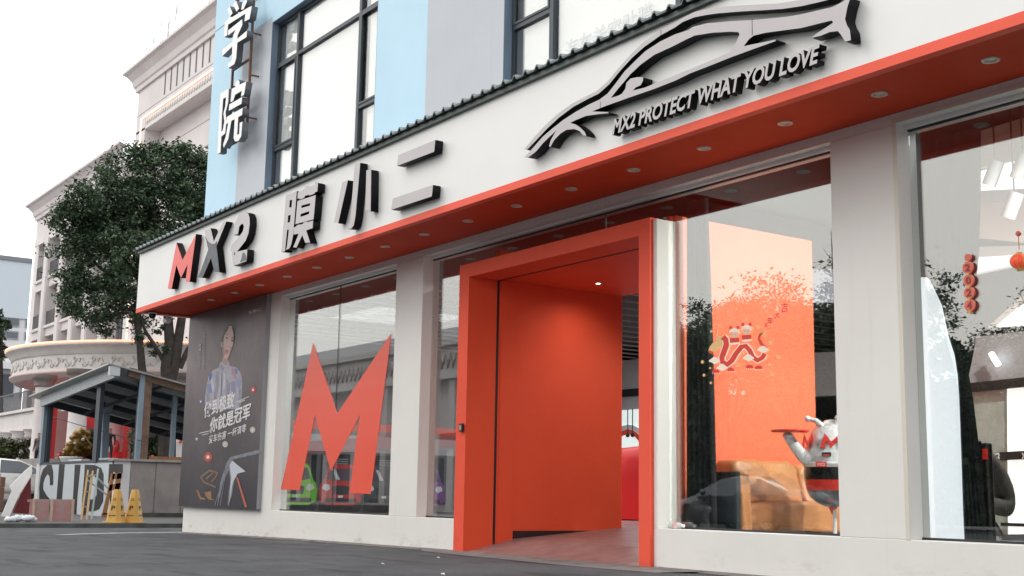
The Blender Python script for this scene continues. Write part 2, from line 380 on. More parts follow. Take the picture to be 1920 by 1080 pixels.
# dark seal at the foot and top of the glass, window = frame + pane
SEAL = mat('black glazing seal', (.02, .025, .03), .5)
def shopwin(x0, x1, z0, z1, splits=(), panes=True):
    b = MB(); b.box(x0, x1, GY-.012, GY+.03, z0, z0+.022); fr = part(b.build('window', SEAL))
    b = MB(); b.box(x0, x1, GY-.012, GY+.03, z1-.02, z1); b.build('top_seal', SEAL).parent = fr
    ed = [x0]+list(splits)+[x1]
    for a, c in zip(ed[:-1], ed[1:]):
        p = MB(); p.box(a+.004, c-.004, GY, GY+.012, z0+.022, z1-.02); pn = p.build('pane', GLASS)
        pn.parent = fr
    for sx in splits:
        j = MB(); j.box(sx-.006, sx+.006, GY-.002, GY+.014, z0+.022, z1-.02); q = j.build('joint', SEAL); q.parent = fr
    return fr
xs_ = at(632, 700, GY)[0]
shopwin(-21.5, -17.16, SILL, 4.41, (xs_,))
shopwin(-16.33, -15.2, SILL, 4.41)
shopwin(-15.2, -11.0, 4.13, 4.41, (at(1254, 420, GY)[0]-1.2,))
shopwin(-11.0, -8.28, SILL, 4.41)
shopwin(-7.45, -3.4, SILL, 4.41)
shopwin(-2.5, XR, SILL, 4.41)
# pale trim round the right window
TRIM = mat('cream window trim', (.70, .66, .58), .6, noise=.06)
b = MB(); b.box(-7.50, -7.452, WY-.004, WY+.17, SILL, 4.47); b.box(-7.50, -3.35, WY-.010, WY+.10, 4.442, 4.49)
part(b.build('window_trim', TRIM))
# --- fascia box
b = MB(); b.box(-26.24, XR, FY, FY+.10, 4.61, 5.86); part(b.build('fascia_board', FASC))
b = MB(); b.box(-26.24, XR, FY-.006, FY+.10, SOF-.03, 4.612); part(b.build('fascia_edge', mat('red fascia edge', (.86, .125, .075), .5, noise=.04, spec=.2)))
b = MB(); b.box(-26.24, -26.14, FY+.1, 9.75, SOF-.03, 5.86); part(b.build('fascia_end', FASC))
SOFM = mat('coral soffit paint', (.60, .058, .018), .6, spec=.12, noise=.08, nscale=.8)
b = MB(); b.box(-26.14, XR, FY+.10, WY+.12, SOF, SOF+.05); b.box(-26.14, XL-.02, FY+.1, 9.9, SOF-.028, SOF-.002)
soff = part(b.build('soffit', SOFM))
LAMPG = mat('downlight lens', (.55, .55, .52), .3, metal=.4)
RING = mat('downlight ring', (.66, .60, .5), .35, metal=.6)
def dl_mesh():
    b = MB(); b.lathe((0, 0, 0), [(.078, 0), (.078, -.012), (.058, -.014), (.052, .004)], 20, 0); b.lathe((0, 0, 0), [(.052, .003), (.03, -.004), (.0, -.006)], 20, 1)
    return b.mesh('downlight', [RING, LAMPG])
dlm = dl_mesh()
for k in range(16):
    x = -24.65+k*1.17+ .0
    x = -6.0-1.165*k if k < 16 else 0
    o = link('downlight', dlm, None); o.location = (x, 9.15, SOF-.001)
    o.parent = soff; o.matrix_parent_inverse = Matrix.Translation(-Vector(shop.location)) if False else Matrix.Identity(4)
for k in range(1, 9):
    o = link('downlight', dlm, soff); o.location = (-6.0+1.165*k, 9.15, SOF-.001)
# --- corrugated roof sheet over the fascia
b = MB(); per = .235; x = -26.35; prof = []
while x < XR:
    prof += [(x, 0), (x+.115, 0), (x+.145, .045), (x+.175, .045), (x+.205, 0)]; x += per
prof.append((x, 0)); n_ = len(prof); vs_ = []
for yy, zz in ((8.44, 5.885), (9.76, 6.06)):
    vs_ += [(px_, yy, zz+pz) for px_, pz in prof]
for yy, zz in ((8.44, 5.860), (9.76, 6.035)):
    vs_ += [(px_, yy, zz+pz) for px_, pz in prof]
fs_ = [(i, i+1, n_+i+1, n_+i) for i in range(n_-1)]; b.add(vs_, fs_, 1)
b.add(vs_, [(2*n_+i, 3*n_+i, 3*n_+i+1, 2*n_+i+1) for i in range(n_-1)]+[(i, 2*n_+i, 2*n_+i+1, i+1) for i in range(n_-1)], 0)
part(b.build('roof_sheet', [ROOFM, ROOFTOP]))
b = MB(); b.box(-26.2, XR, 8.50, 8.556, 5.80, 5.858); part(b.build('roof_batten', ROOFM))
# --- upper storeys
UT = 14.0; WIN = [(-22.57, -18.1), (-14.25, -9.8), (-5.9, -1.45)]; WZ0, WZ1 = 6.12, 10.2
def wallseg(x0, x1, z0, z1, m, nm='upper_wall', y0=WY):
    b = MB(); b.box(x0, x1, y0, WY+.35, z0, z1); return part(b.build(nm, m))
XB = -25.72
wallseg(XB, -24.02, 5.9, UT, BLUE); wallseg(-24.02, -22.57, 5.9, 10.32, GREYP); wallseg(-24.02, -22.57, 10.32, UT, BLUE)
wallseg(-22.57, -18.1, WZ1, UT, BLUE); wallseg(-22.57, -18.1, 5.9, WZ0, GREYP)
wallseg(-18.1, -16.42, 5.9, UT, BLUE); wallseg(-16.42, -14.25, 5.9, UT, GREYP)
wallseg(-14.25, -9.8, WZ1, UT, GREYP); wallseg(-14.25, -9.8, 5.9, WZ0, GREYP)
wallseg(-9.8, -8.0, 5.9, UT, BLUE); wallseg(-8.0, -5.9, 5.9, UT, GREYP); wallseg(-5.9, -1.45, WZ1, UT, BLUE); wallseg(-5.9, -1.45, 5.9, WZ0, GREYP); wallseg(-1.45, XR, 5.9, UT, BLUE)
# side wall and roof mass behind, so the shop is a solid building
b = MB(); b.box(XB, XB+.3, WY+.35, 26, 4.6, UT); b.box(XL, XL+.3, WY+.4, 26, -.3, 4.6); b.box(XR-.3, XR, WY+.4, 26, -.3, UT); b.box(XL+.3, XR-.3, 25.7, 26, -.3, UT); b.box(XL+.3, XR-.3, WY+.36, 25.7, 6.0, 6.1); b.box(XB+.3, XR-.3, WY+.36, 25.7, UT-.1, UT)
part(b.build('rear_wall', GREYP))
# joints in the blue cladding at the top left
GRV = mat('dark joint', (.12, .2, .26), .7)
b = MB()
for z in (10.95, 11.75, 12.55): b.box(XB, -22.4, WY-.003, WY+.01, z, z+.018)
part(b.build('wall_joint', GRV))
def upwin(x0, x1, k):
    yb = WY+.17; y0, y1 = yb-.03, yb+.03; W = .055
    rv = MB(); rv.box(x0, x0+.014, WY+.001, yb+.05, WZ0, WZ1, 0); rv.box(x1-.014, x1, WY+.001, yb+.05, WZ0, WZ1, 0); rv.box(x0+.014, x1-.014, WY+.001, yb+.05, WZ1-.014, WZ1, 0)
    fr = MB(); a, c = x0+.014, x1-.014; z0, z1 = WZ0, WZ1-.014
    m1, m2 = a+.98, c-.86; zt = 9.28; zl = 7.52
    fr.box(a, a+W, y0, y1, z0, z1); fr.box(c-W, c, y0, y1, z0, z1); fr.box(a+W, c-W, y0, y1, z1-W, z1); fr.box(a+W, c-W, y0, y1, z0, z0+W)
    for m_ in (m1, m2): fr.box(m_-.045, m_+.045, y0-.02, y1, z0+W, z1-W)
    fr.box(a+W, m1-.045, y0-.015, y1, zt-.035, zt+.035); fr.box(m1+.045, m2-.045, y0-.015, y1, zt-.035, zt+.035); fr.box(m2+.045, c-W, y0-.015, y1, zt-.035, zt+.035)
    fr.box(a+W, m1-.045, y0-.015, y1, zl-.035, zl+.035); fr.box(m2+.045, c-W, y0-.015, y1, zl-.035, zl+.035)
    w_ = part(fr.build('window', FRAMEM)); r_ = rv.build('reveal', REVEALB); r_.parent = w_
    # opening sash inside the two side lights
    for (p, q) in ((a+W, m1-.045), (m2+.045, c-W)):
        s_ = MB(); zz0, zz1 = zl+.035, zt-.035; t_ = .035
        s_.box(p, p+t_, y0-.03, y0-.0, zz0, zz1); s_.box(q-t_, q, y0-.03, y0, zz0, zz1); s_.box(p+t_, q-t_, y0-.03, y0, zz1-t_, zz1); s_.box(p+t_, q-t_, y0-.03, y0, zz0, zz0+t_)
        s_ = s_.build('sash', FRAMEM); s_.parent = w_
    for (p, q) in ((a+W, m1-.045), (m1+.045, m2-.045), (m2+.045, c-W)):
        zs = [z0+W, zl-.035, zl+.035, zt-.035, zt+.035, z1-W] if p != m1+.045 else [z0+W, zt-.035, zt+.035, z1-W]
        for i in range(0, len(zs), 2):
            pb = MB(); pb.box(p, q, yb, yb+.008, zs[i], zs[i+1]); pb = pb.build('pane', GLASSU); pb.parent = w_
            inset = .16 if p != m1+.045 else .0
            fb = MB(); fb.box(p+inset, q, yb+.05, yb+.056, zs[i], zs[i+1]); fb = fb.build('blind', BLIND); fb.parent = w_
    bk = MB(); bk.box(a, c, yb+.35, yb+.36, z0, z1); bk = bk.build('room_backing', mat('dim room', (.25, .28, .27), .8)); bk.parent = w_
    return w_
for k, (a, c) in enumerate(WIN): upwin(a, c, k)
b = MB()
for x0, x1 in WIN: b.box(x0+.02, x1-.02, WY-.03, WY+.14, WZ0-.06, WZ0-.0)
part(b.build('window_sill', mat('sill paint', (.42, .46, .5), .6, noise=.1)))

# ghost lettering and faded circles on the film of the upper windows
FADE = mat('faded film print', (.73, .75, .77), .7)
t_ = text_at('faded_print', '汽车美容贴膜', -13.0, -11.2, 6.62, 6.98, WY+.168, WY+.1695, FADE); part(t_)

# --- portal (coral frame, corridor)
PX0, PX1, PZ = -15.2, -11.0, 4.12; IW = .225
PY = 9.70
por = MB()
def portal_frame():
    a, c, t = PX0+IW, PX1-IW, PZ-.19
    v = [(PX0, PY, -.02), (PX0, PY, PZ), (PX1, PY, PZ), (PX1, PY, -.02), (a, PY+.02, -.02), (a, PY+.02, t), (c, PY+.02, t), (c, PY+.02, -.02),
         (PX0, GY+.1, -.02), (PX0, GY+.1, PZ), (PX1, GY+.1, PZ), (PX1, GY+.1, -.02), (a, 10.22, -.02), (a, 10.22, t), (c, 10.22, t), (c, 10.22, -.02)]
    por.add(v, [(0, 4, 5, 1), (1, 5, 6, 2), (2, 6, 7, 3)], 0)
    por.add(v, [(8, 0, 1, 9), (9, 1, 2, 10), (3, 11, 10, 2)], 0)
    por.add(v, [(4, 12, 13, 5), (5, 13, 14, 6), (15, 7, 6, 14)], 1)
portal_frame()
part(por.build('door_frame', [CORAL, CORALD]))
a, c, t = PX0+IW, PX1-IW, PZ-.19
b = MB(); b.box(a-.03, a+.004, 10.22, 10.26, 0, t); b.box(a+.004, c, 10.22, 10.26, t-.004, t+.03); b.box(c-.004, c+.03, 10.22, 10.26, 0, t)
part(b.build('shutter_slot', DIM))
b = MB()
b.box(a-.14, a, 10.26, 12.62, 0, 4.4); b.box(c, c+.195, 10.05, 12.50, 0, 4.19)
b.box(a-.14, c+.15, 10.261, 12.62, t+.02, t+.12)
part(b.build('passage_lining', CORALD))
b = MB(); b.box(a-.01, a+.014, 10.30, 10.56, .10, t+.01); part(b.build('lining_strip', CORALD))
b = MB(); b.box(a, a+.012, 10.57, 12.62, .17, .30)
part(b.build('skirting', mat('dark skirting', (.03, .015, .015), .5)))
# interior shell
FLR = mat('pink brown epoxy floor', (.30, .20, .19), .35, noise=.3, nscale=4, bump=.1, bscale=80)
ramp = MB()
ry = [(9.70, .012), (9.95, .05), (10.22, .11), (10.6, .19), (12.6, .345), (13.2, .36)]
for (y0_, z0_), (y1_, z1_) in zip(ry[:-1], ry[1:]):
    ramp.add([(PX0+.02, y0_, z0_), (PX1-.02, y0_, z0_), (PX1-.02, y1_, z1_), (PX0+.02, y1_, z1_)], [(0, 1, 2, 3)])
part(ramp.build('entrance_ramp', FLR))
b = MB(); b.box(XL+.3, a-.14, WY+.4, 25.7, .2, .36); b.box(c+.24, XR-.3, WY+.4, 25.7, .2, .36); b.box(a-.14, c+.24, 13.2, 25.7, .2, .36)
part(b.build('shop_floor', mat('pale tiled floor', (.45, .43, .42), .25, noise=.15, nscale=2)))
INW = mat('interior grey wall', (.42, .42, .43), .7, noise=.06)
INB = mat('black ceiling', (.012, .012, .013), .7)
b = MB(); b.box(XL+.3, -11.0, WY+.41, 25.7, 4.46, 4.52); b.box(-11.0, XR-.3, WY+.41, 25.7, 5.7, 5.76); b.box(-11.04, -11.0, 10.1, 25.7, 4.46, 5.7)
ceil = part(b.build('shop_ceiling', INB))
BAF = mat('pale ceiling batten', (.45, .45, .45), .5)
bm_ = MB(); bm_.box(-.011, .011, 0, 15.2, -.03, 0); bfm = bm_.mesh('batten', BAF)
for k in range(17):
    o = link('batten', bfm, ceil); o.location = (-25.3+.62*k, 10.35, 4.24)
# partition walls seen deep in the shop
b = MB(); b.box(-25.6, -18.2, 20.2, 20.3, .36, 4.2); part(b.build('partition_wall', INW))
b = MB(); b.box(-25.6, -18.2, 20.14, 20.198, 3.28, 3.46); part(b.build('rail_band', DIM))
b = MB(); b.box(-25.5, -18.4, 20.16, 20.198, 1.72, 2.95, 0); b.box(-25.5, -18.4, 20.15, 20.16, 1.60, 1.72, 1)
part(b.build('light_board', [mat('lit white board', (.8, .85, .85), .4, emit=(.85, 1, .97), estr=.55), DIM]))
ab = MB(); cx_, cz_ = at(1176, 830, 20.1)[[0, 2]]
for k in range(12):
    t0, t1 = PI*k/12, PI*(k+1)/12
    for r_, mi in ((.62, 0), (.52, 1)):
        ab.add([(cx_+r_*1.3*math.cos(t), 20.12-.01*mi, cz_-.3+r_*1.2*math.sin(t)) for t in (t0, t1)]+[(cx_+(r_-.1)*1.3*math.cos(t), 20.12-.01*mi, cz_-.3+(r_-.1)*1.2*math.sin(t)) for t in (t1, t0)], [(0, 1, 2, 3)], mi)
part(ab.build('arch_decal', [mat('white arch paint', (.8, .8, .8), .5), CORAL]))
b = MB()
for px in (1177, 1186):
    q = at(px, 775, 19.9); b.tube([(q[0], 19.9, 2.95), (q[0], 19.9, 2.35)], .012, 6); b.ball((q[0], 19.9, 2.3), .05, 8, 6)
tag(part(b.build('hanging_tool', DIM)))
b = MB(); b.box(XL+.31, XL+.34, 10.4, 25.6, .36, 4.4, 0); part(b.build('inner_side_wall', mat('inner side wall', (.16, .16, .165), .6, noise=.2)))
# light panel band at left wall (red stripe and pale band)
b = MB(); b.box(XL+.341, XL+.36, 12, 18, 2.2, 2.38, 0); b.box(XL+.341, XL+.355, 12, 18, 1.72, 2.1, 1)
part(b.build('wall_stripe', [CORAL, mat('pale band', (.5, .5, .52), .5)]))

# far wall bays behind the right window: bulkheads, lit panels, glass wall
by = 14.0
def slab(name, poly, dy, m, thick=.12, y=by):
    o = outline(name, [P(poly, y+dy)], y+dy, y+dy+thick, m); return part(o)
LITW = mat('lit white panel', (.9, .9, .9), .5, emit=(1, 1, 1), estr=1.1)
slab('bulkhead', [(1822, 250), (1990, 200), (1990, 285), (1826, 316)], .04, mat('warm grey bulkhead', (.42, .39, .36), .7))
slab('light_panel', [(1832, 323), (1990, 276), (1990, 350), (1832, 358)], .02, LITW)
slab('bulkhead', [(1831, 358), (1990, 350), (1990, 368), (1831, 381)], 0, mat('mid grey bulkhead', (.30, .29, .29), .7))
slab('bulkhead', [(1830, 381), (1990, 368), (1990, 462), (1829, 446)], .02, mat('beige bulkhead', (.46, .38, .34), .7))
slab('bulkhead', [(1827, 463), (1990, 458), (1990, 472), (1826, 482)], -.03, mat('taupe beam', (.33, .29, .27), .7))
slab('light_panel', [(1826, 482), (1990, 472), (1990, 478), (1824, 513)], -.02, mat('lit grey panel', (.7, .7, .76), .5, emit=(.85, .87, 1), estr=.35))
slab('bulkhead', [(1822, 446), (1995, 462), (1995, 640), (1818, 640)], .2, INB)
slab('bulkhead', [(1853, 612), (1990, 490), (1990, 507), (1857, 618)], -.04, mat('taupe beam', (.33, .29, .27), .7))
slab('light_panel', [(1857, 613), (1990, 520), (1990, 606)], -.02, mat('lit green white panel', (.75, .8, .77), .5, emit=(.88, 1, .94), estr=.55))
GW = mat('soft grey wall', (.36, .355, .37), .6)
slab('inner_wall', [(1790, 637), (1990, 612), (1990, 705), (1790, 722)], .02, GW)
slab('door_rail', [(1790, 721), (1990, 700), (1990, 718), (1790, 737)], -.06, DIM)
slab('glass_wall', [(1790, 737), (1888, 729), (1890, 1002), (1790, 1004)], .03, mat('greenish frosted glass', (.38, .46, .43), .25, noise=.25, nscale=1.5))
slab('light_panel', [(1888, 729), (1990, 720), (1990, 1001), (1890, 1002)], .0, LITW)
slab('banner_band', [(1840, 850), (1990, 841), (1990, 858), (1840, 864)], -.08, DIM)
slab('floor_trim', [(1876, 980), (1990, 984), (1990, 990), (1876, 986)], -.08, DIM)
for (p0, p1, s_) in ((1862, 1874, 'X2'), (1916, 1928, 'X2')):
    x0, z0 = at(p0, 860, by-.09)[[0, 2]]; x1, z1 = at(p1, 849, by-.09)[[0, 2]]
    part(text_at('banner_text', s_, x0, x1, z0, z1, by-.095, by-.085, STEELW, bold=.02))
q = at(1866, 672, by-.1)
o = MB(); p0 = at(1858, 662, by-.1); p1 = at(1872, 685, by-.1); o.bar((p0[0], by-.1, p0[2]), (p1[0], by-.1, p1[2]), .05, .05)
part(o.build('linear_light', mat('linear lamp', (1, 1, 1), .5, emit=(.95, .97, 1), estr=6)))
# white column beside the right window, made to glow so that it looks brightly lit
COLW = mat('white column with added glow', (.84, .86, .90), .35, emit=(.90, .94, 1), estr=.85)
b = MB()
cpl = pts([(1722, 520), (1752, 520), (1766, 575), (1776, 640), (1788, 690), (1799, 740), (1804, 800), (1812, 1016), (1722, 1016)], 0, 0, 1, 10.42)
part(outline('glowing_white_column', [cpl], 10.42, 10.60, COLW))
for nm_, poly, dy, m_ in (('bulkhead', [(1480, 486), (1620, 478), (1620, 500), (1480, 508)], 0, mat('mid grey bulkhead', (.30, .29, .29), .7)), ('light_panel', [(1480, 508), (1620, 500), (1620, 566), (1480, 566)], .02, mat('lit grey panel', (.7, .7, .76), .5)),
    ('inner_wall', [(1480, 664), (1620, 656), (1620, 740), (1480, 744)], .02, mat('soft grey wall', (.36, .355, .37), .6))): slab(nm_, poly, dy, m_, y=15.0)  # the light_panel here is a pale wall piece given a faint glow

# ================================================================== FASCIA LETTERS
LY0, LY1 = 8.42, 8.545
def sign(name, label, cat, loops_list, mats, y0=LY0, y1=LY1, group=None):
    ps = [outline('stroke', lp if isinstance(lp[0], list) else [lp], y0, y1, mats) for lp in loops_list]
    allx = [v.co for p in ps for v in p.data.vertices]; cx = sum(v.x for v in allx)/len(allx); zz = min(v.z for v in allx)
    if len(ps) == 1:
        o = ps[0]; o.name = name; place(o, (cx, y1, zz)); return tag(o, label, cat, group)
    e = empty(name, label, cat, (cx, y1, zz), group)
    for p in ps: under(e, p)
    return e
L = lambda lst: pts(lst, 300, 360, 5.4, LY0)
GRP = 'raised characters on the white fascia'
sign('sign_letter', 'bright red raised letter M at the left end of the white fascia', 'sign letter',
     [L([(78, 978), (168, 512), (228, 688), (365, 425), (300, 908), (258, 905), (280, 732), (212, 870), (165, 740), (118, 978)])], [REDSIGN, BLACK], group=GRP)
xo = outline('letter_face', [L([(450, 392), (512, 365), (545, 500), (638, 305), (672, 297), (572, 545), (603, 812), (552, 808), (518, 668), (432, 868), (390, 865), (490, 585)])], LY0, LY1, [LGREY, BLACK])
e = empty('sign_letter', 'raised letter X, pale grey above with its lower half peeled to dark slate', 'sign letter', (at(390, 480, LY1)[0], LY1, 5.0), GRP); under(e, xo)
xp = outline('peeled_patch', [L([(458, 450), (487, 500), (530, 528), (560, 522), (572, 500), (580, 500), (572, 545), (588, 690), (603, 812), (552, 808), (518, 668), (432, 868), (390, 865), (490, 585), (470, 490)])], LY0-.004, LY0-.001, SLATE); under(e, xp)
two = outline('letter_face', [L([(740, 436), (748, 360), (765, 300), (800, 228), (830, 212), (865, 205), (892, 214), (907, 260), (908, 330), (895, 420), (868, 490), (830, 540), (778, 605), (884, 580), (876, 700), (742, 748), (722, 600), (712, 590), (720, 540), (800, 455), (838, 400), (850, 350), (842, 325), (824, 324), (803, 350), (790, 425)])], LY0, LY1, [LGREY, BLACK])
e = empty('sign_letter', 'raised pale grey numeral 2 with dark chips near its foot', 'sign letter', (at(445, 490, LY1)[0], LY1, 5.0), GRP); under(e, two)
xp = outline('peeled_patch', [L([(838, 618), (852, 612), (868, 640), (876, 690), (812, 712), (828, 670)])], LY0-.004, LY0-.001, SLATE); under(e, xp)
xp = outline('peeled_patch', [L([(748, 612), (762, 610), (760, 640), (750, 634)])], LY0-.004, LY0-.001, SLATE); under(e, xp)
L = lambda lst: pts(lst, 500, 300, 5.4, LY0)
sign('sign_letter', 'raised grey Chinese character with many strokes, fourth sign on the fascia', 'sign letter', [
    [L([(195, 358), (305, 315), (268, 760), (250, 850), (230, 895), (192, 912), (205, 880), (225, 703), (207, 708), (185, 925), (148, 932)]), L([(235, 408), (258, 403), (252, 478), (228, 482)]), L([(218, 562), (243, 556), (236, 630), (212, 634)])],
    L([(315, 330), (390, 290), (394, 268), (420, 268), (424, 276), (488, 248), (492, 226), (520, 235), (512, 320), (490, 325), (486, 340), (432, 360), (428, 350), (386, 365), (382, 382), (335, 400), (330, 386), (312, 395)]),
    [L([(312, 415), (497, 355), (475, 600), (290, 650)]), L([(354, 460), (442, 437), (438, 462), (350, 487)]), L([(345, 547), (432, 518), (428, 547), (341, 577)])],
    L([(275, 685), (300, 672), (306, 660), (335, 650), (340, 656), (368, 645), (372, 634), (408, 622), (414, 630), (470, 612), (465, 690), (400, 712), (440, 835), (390, 838), (360, 762), (302, 885), (268, 885), (325, 745), (272, 755)])], [LGREY, BLACK], group=GRP)
L = lambda lst: pts(lst, 240, 240, 2.842, LY0)
sign('sign_letter', 'raised grey Chinese character of three upright strokes', 'sign letter', [
    L([(1142, 288), (1172, 278), (1120, 508), (1098, 504)]), L([(1208, 192), (1238, 185), (1212, 470), (1203, 518), (1190, 536), (1168, 538), (1174, 510), (1184, 500)]), L([(1270, 225), (1296, 222), (1293, 443), (1265, 440)])], [LGREY, BLACK], group=GRP)
L = lambda lst: pts(lst, 400, 0, 2.7, LY0)
sign('sign_letter', 'raised grey Chinese character of two wide horizontal bars', 'sign letter', [
    L([(937, 785), (1124, 708), (1118, 768), (929, 840)]), L([(908, 1005), (1112, 936), (1106, 994), (900, 1062)])], [LGREY, BLACK], group=GRP)

# ---- car outline emblem
A = lambda lst: [(960+x/3.6, y/3.6) for x, y in lst]
B = lambda lst: [(1280+x/4.5, y/4.5) for x, y in lst]
roofline = A([(82, 1008), (150, 925), (220, 850), (300, 775), (400, 702), (500, 650), (570, 615), (640, 555), (720, 458), (800, 368), (880, 290), (1000, 205), (1100, 150)]) + \
    B([(0, 150), (100, 100), (200, 76), (300, 60), (500, 45), (800, 30), (1000, -2), (1100, -30), (1250, -75), (1385, -130), (1392, -110), (1290, -50), (1230, -2), (1150, 18), (1000, 52), (850, 74), (700, 85), (500, 96), (300, 112), (200, 126), (100, 145), (0, 185)]) + \
    A([(1100, 185), (1000, 240), (890, 318), (810, 390), (730, 478), (655, 570), (585, 632), (512, 668), (415, 720), (315, 795), (235, 870), (165, 945), (100, 1012)])
body = A([(85, 1060), (140, 1000), (205, 925), (275, 865), (345, 810), (430, 755), (520, 705), (590, 672), (645, 632), (700, 562), (760, 482), (830, 412), (900, 345), (1000, 280), (1100, 232), (1190, 202)]) + \
    B([(90, 225), (200, 197), (400, 180), (600, 168), (850, 145), (1000, 120), (1150, 85), (1260, 60), (1340, 20), (1395, -20), (1415, -20), (1390, 60), (1370, 160), (1385, 210), (1410, 250), (1420, 338), (1372, 352), (1340, 300), (1310, 262), (1240, 270), (1170, 300), (1085, 320), (1130, 282), (1230, 218), (1270, 190), (1258, 172), (1200, 186), (1000, 236), (700, 276), (600, 300), (560, 330), (515, 390), (600, 372), (785, 334), (785, 346), (600, 412), (400, 486), (200, 566), (60, 620)]) + \
    A([(1100, 545), (960, 600), (800, 655), (640, 712), (540, 752), (645, 756), (655, 764), (600, 768), (500, 782), (420, 815), (392, 830), (430, 840), (462, 862), (490, 890), (502, 916), (482, 916), (455, 884), (420, 871), (368, 876), (325, 903), (285, 945), (258, 992), (250, 988), (262, 945), (285, 905), (300, 880), (262, 915), (210, 965), (160, 1025), (110, 1062)])
hole = A([(668, 660), (715, 600), (760, 548), (800, 500), (870, 435), (960, 370), (1080, 315), (1180, 264)]) + B([(100, 300), (250, 276), (400, 267), (470, 271), (480, 290), (440, 375), (395, 440), (300, 482), (150, 547), (30, 595)]) + \
    A([(1100, 508), (1000, 548), (900, 590), (815, 612), (835, 590), (868, 575), (884, 545), (885, 522), (850, 520), (800, 530), (772, 560), (765, 600), (742, 632), (720, 645)])
EY0 = 8.41
em = empty('car_emblem', 'large grey sports car outline emblem on the white fascia', 'emblem', (-9.3, LY1, 4.95))
under(em, outline('roofline_strip', [P(roofline, EY0)], EY0, LY1, [LGREY, BLACK]))
under(em, outline('body_strip', [P(body, EY0), P(hole, EY0)], EY0, LY1, [LGREY, BLACK]))
# joints where the emblem was assembled
for (pa_, pb_) in (((1410, 37), (1410, 66)), ((1125.5, 190), (1125.5, 203)), ((1239, 56), (1240, 66))):
    q0 = at(*pa_, EY0-.001); q1 = at(*pb_, EY0-.001); b = MB(); b.box(q0[0]-.004, q0[0]+.004, EY0-.002, EY0, q1[2], q0[2]); under(em, b.build('joint', SLATE))
# ---- slogan
sl = empty('slogan_sign', 'small italic raised grey lettering MX2 PROTECT WHAT YOU LOVE under the car outline', 'sign', (-8.7, LY1, 4.7))
SLTXT = 'MX2 PROTECT WHAT YOU LOVE'
me = text_mesh(SLTXT, bold=.030, shear=.28, res=3)
bm = bmesh.new(); bm.from_mesh(me); bm.verts.ensure_lookup_table()
xs0 = min(v.co.x for v in bm.verts); xs1 = max(v.co.x for v in bm.verts); ys0 = min(v.co.y for v in bm.verts); ys1 = max(v.co.y for v in bm.verts)
seen = set(); isl = []
for v in bm.verts:
    if v.index in seen: continue
    stck = [v]; seen.add(v.index); grp_ = []
    while stck:
        q = stck.pop(); grp_.append(q)
        for e_ in q.link_edges:
            o2 = e_.other_vert(q)
            if o2.index not in seen: seen.add(o2.index); stck.append(o2)
    isl.append(grp_)
c00 = at(1146, 250.5, LY0); c01 = at(1151, 217, LY0); c10 = at(1530, 122, LY0); c11 = at(1535.5, 88, LY0)
X0, X1, Z0, Z1 = c00[0], c11[0], (c00[2]+c10[2])/2, (c01[2]+c11[2])/2
SY0, SY1 = 8.43, 8.53
# front faces were split from sides? islands are whole letters
isl.sort(key=lambda g_: sum(v.co.x for v in g_)/len(g_))
for g_ in isl:
    idx = {v.index: i for i, v in enumerate(g_)}
    vs_ = [(X0+(X1-X0)*(v.co.x-xs0)/(xs1-xs0), SY0 if v.co.z > 0 else SY1, Z0+(Z1-Z0)*(v.co.y-ys0)/(ys1-ys0)) for v in g_]
    fs = set(f for v in g_ for f in v.link_faces); fl = [tuple(idx[v.index] for v in f.verts) for f in fs]
    m_ = bpy.data.meshes.new('letter'); m_.from_pydata(vs_, [], fl); m_.materials.append(LGREY); m_.materials.append(BLACK)
    bmx = bmesh.new(); bmx.from_mesh(m_); bmesh.ops.recalc_face_normals(bmx, faces=bmx.faces); bmx.to_mesh(m_); bmx.free()
    for p in m_.polygons: p.material_index = 0 if abs(p.normal.y) > .7 else 1
    under(sl, link('letter', m_))
bm.free()

# ---- vertical sign of the upper storey
vsn = empty('vertical_sign', 'vertical white character sign on a rusty steel frame on the blue wall', 'sign', (-23.7, WY, 7.8))
RUST = mat('rusty steel tube', (.16, .075, .045), .7, noise=.5, nscale=12)
VY0, VY1 = 9.36, 9.50
VW = mat('white acrylic face', (.82, .82, .82), .35); VG = mat('grey letter return', (.11, .12, .135), .5)
fr = MB()
for xx in (-24.05, -23.12):
    fr.box(xx-.022, xx+.022, 9.53, 9.575, 7.86, 13.6)
for z in (7.9, 9.55, 11.1, 12.7): fr.box(-24.028, -23.142, 9.53, 9.575, z-.02, z+.02)
for z in (8.3, 9.2, 10.1, 11.2, 12.4):
    for xx in (-24.05, -23.12): fr.box(xx-.015, xx+.015, 9.576, WY, z-.015, z+.015)
under(vsn, fr.build('sign_frame', RUST))
def vq(px, py): return at(px, py, VY0)
cxs = [(-24.50, -23.03)]
V = lambda lst: pts(lst, 395, 0, 3.6, VY0)
# lower character (yuan), traced stroke groups
yuan = [
 [V([(65, 632), (122, 598), (118, 690), (100, 760), (106, 820), (98, 900), (72, 922), (66, 1030), (45, 1038)]), V([(84, 668), (104, 655), (98, 720), (86, 765), (92, 820), (82, 880), (72, 890), (76, 780)])],
 V([(165, 560), (184, 536), (196, 552), (194, 572), (240, 550), (225, 640), (205, 650), (210, 612), (165, 640), (152, 680), (134, 690), (142, 600), (166, 588)]),
 V([(126, 705), (212, 655), (208, 700), (122, 748)]),
 V([(108, 790), (216, 728), (212, 775), (186, 790), (178, 910), (192, 905), (196, 830), (214, 820), (206, 920), (188, 950), (166, 955), (155, 935), (162, 805), (140, 815), (118, 940), (88, 998), (84, 975), (102, 920), (118, 830), (104, 838)])]
for lp in yuan: under(vsn, outline('stroke', lp if isinstance(lp[0], list) else [lp], VY0, VY1, [VW, VG]))
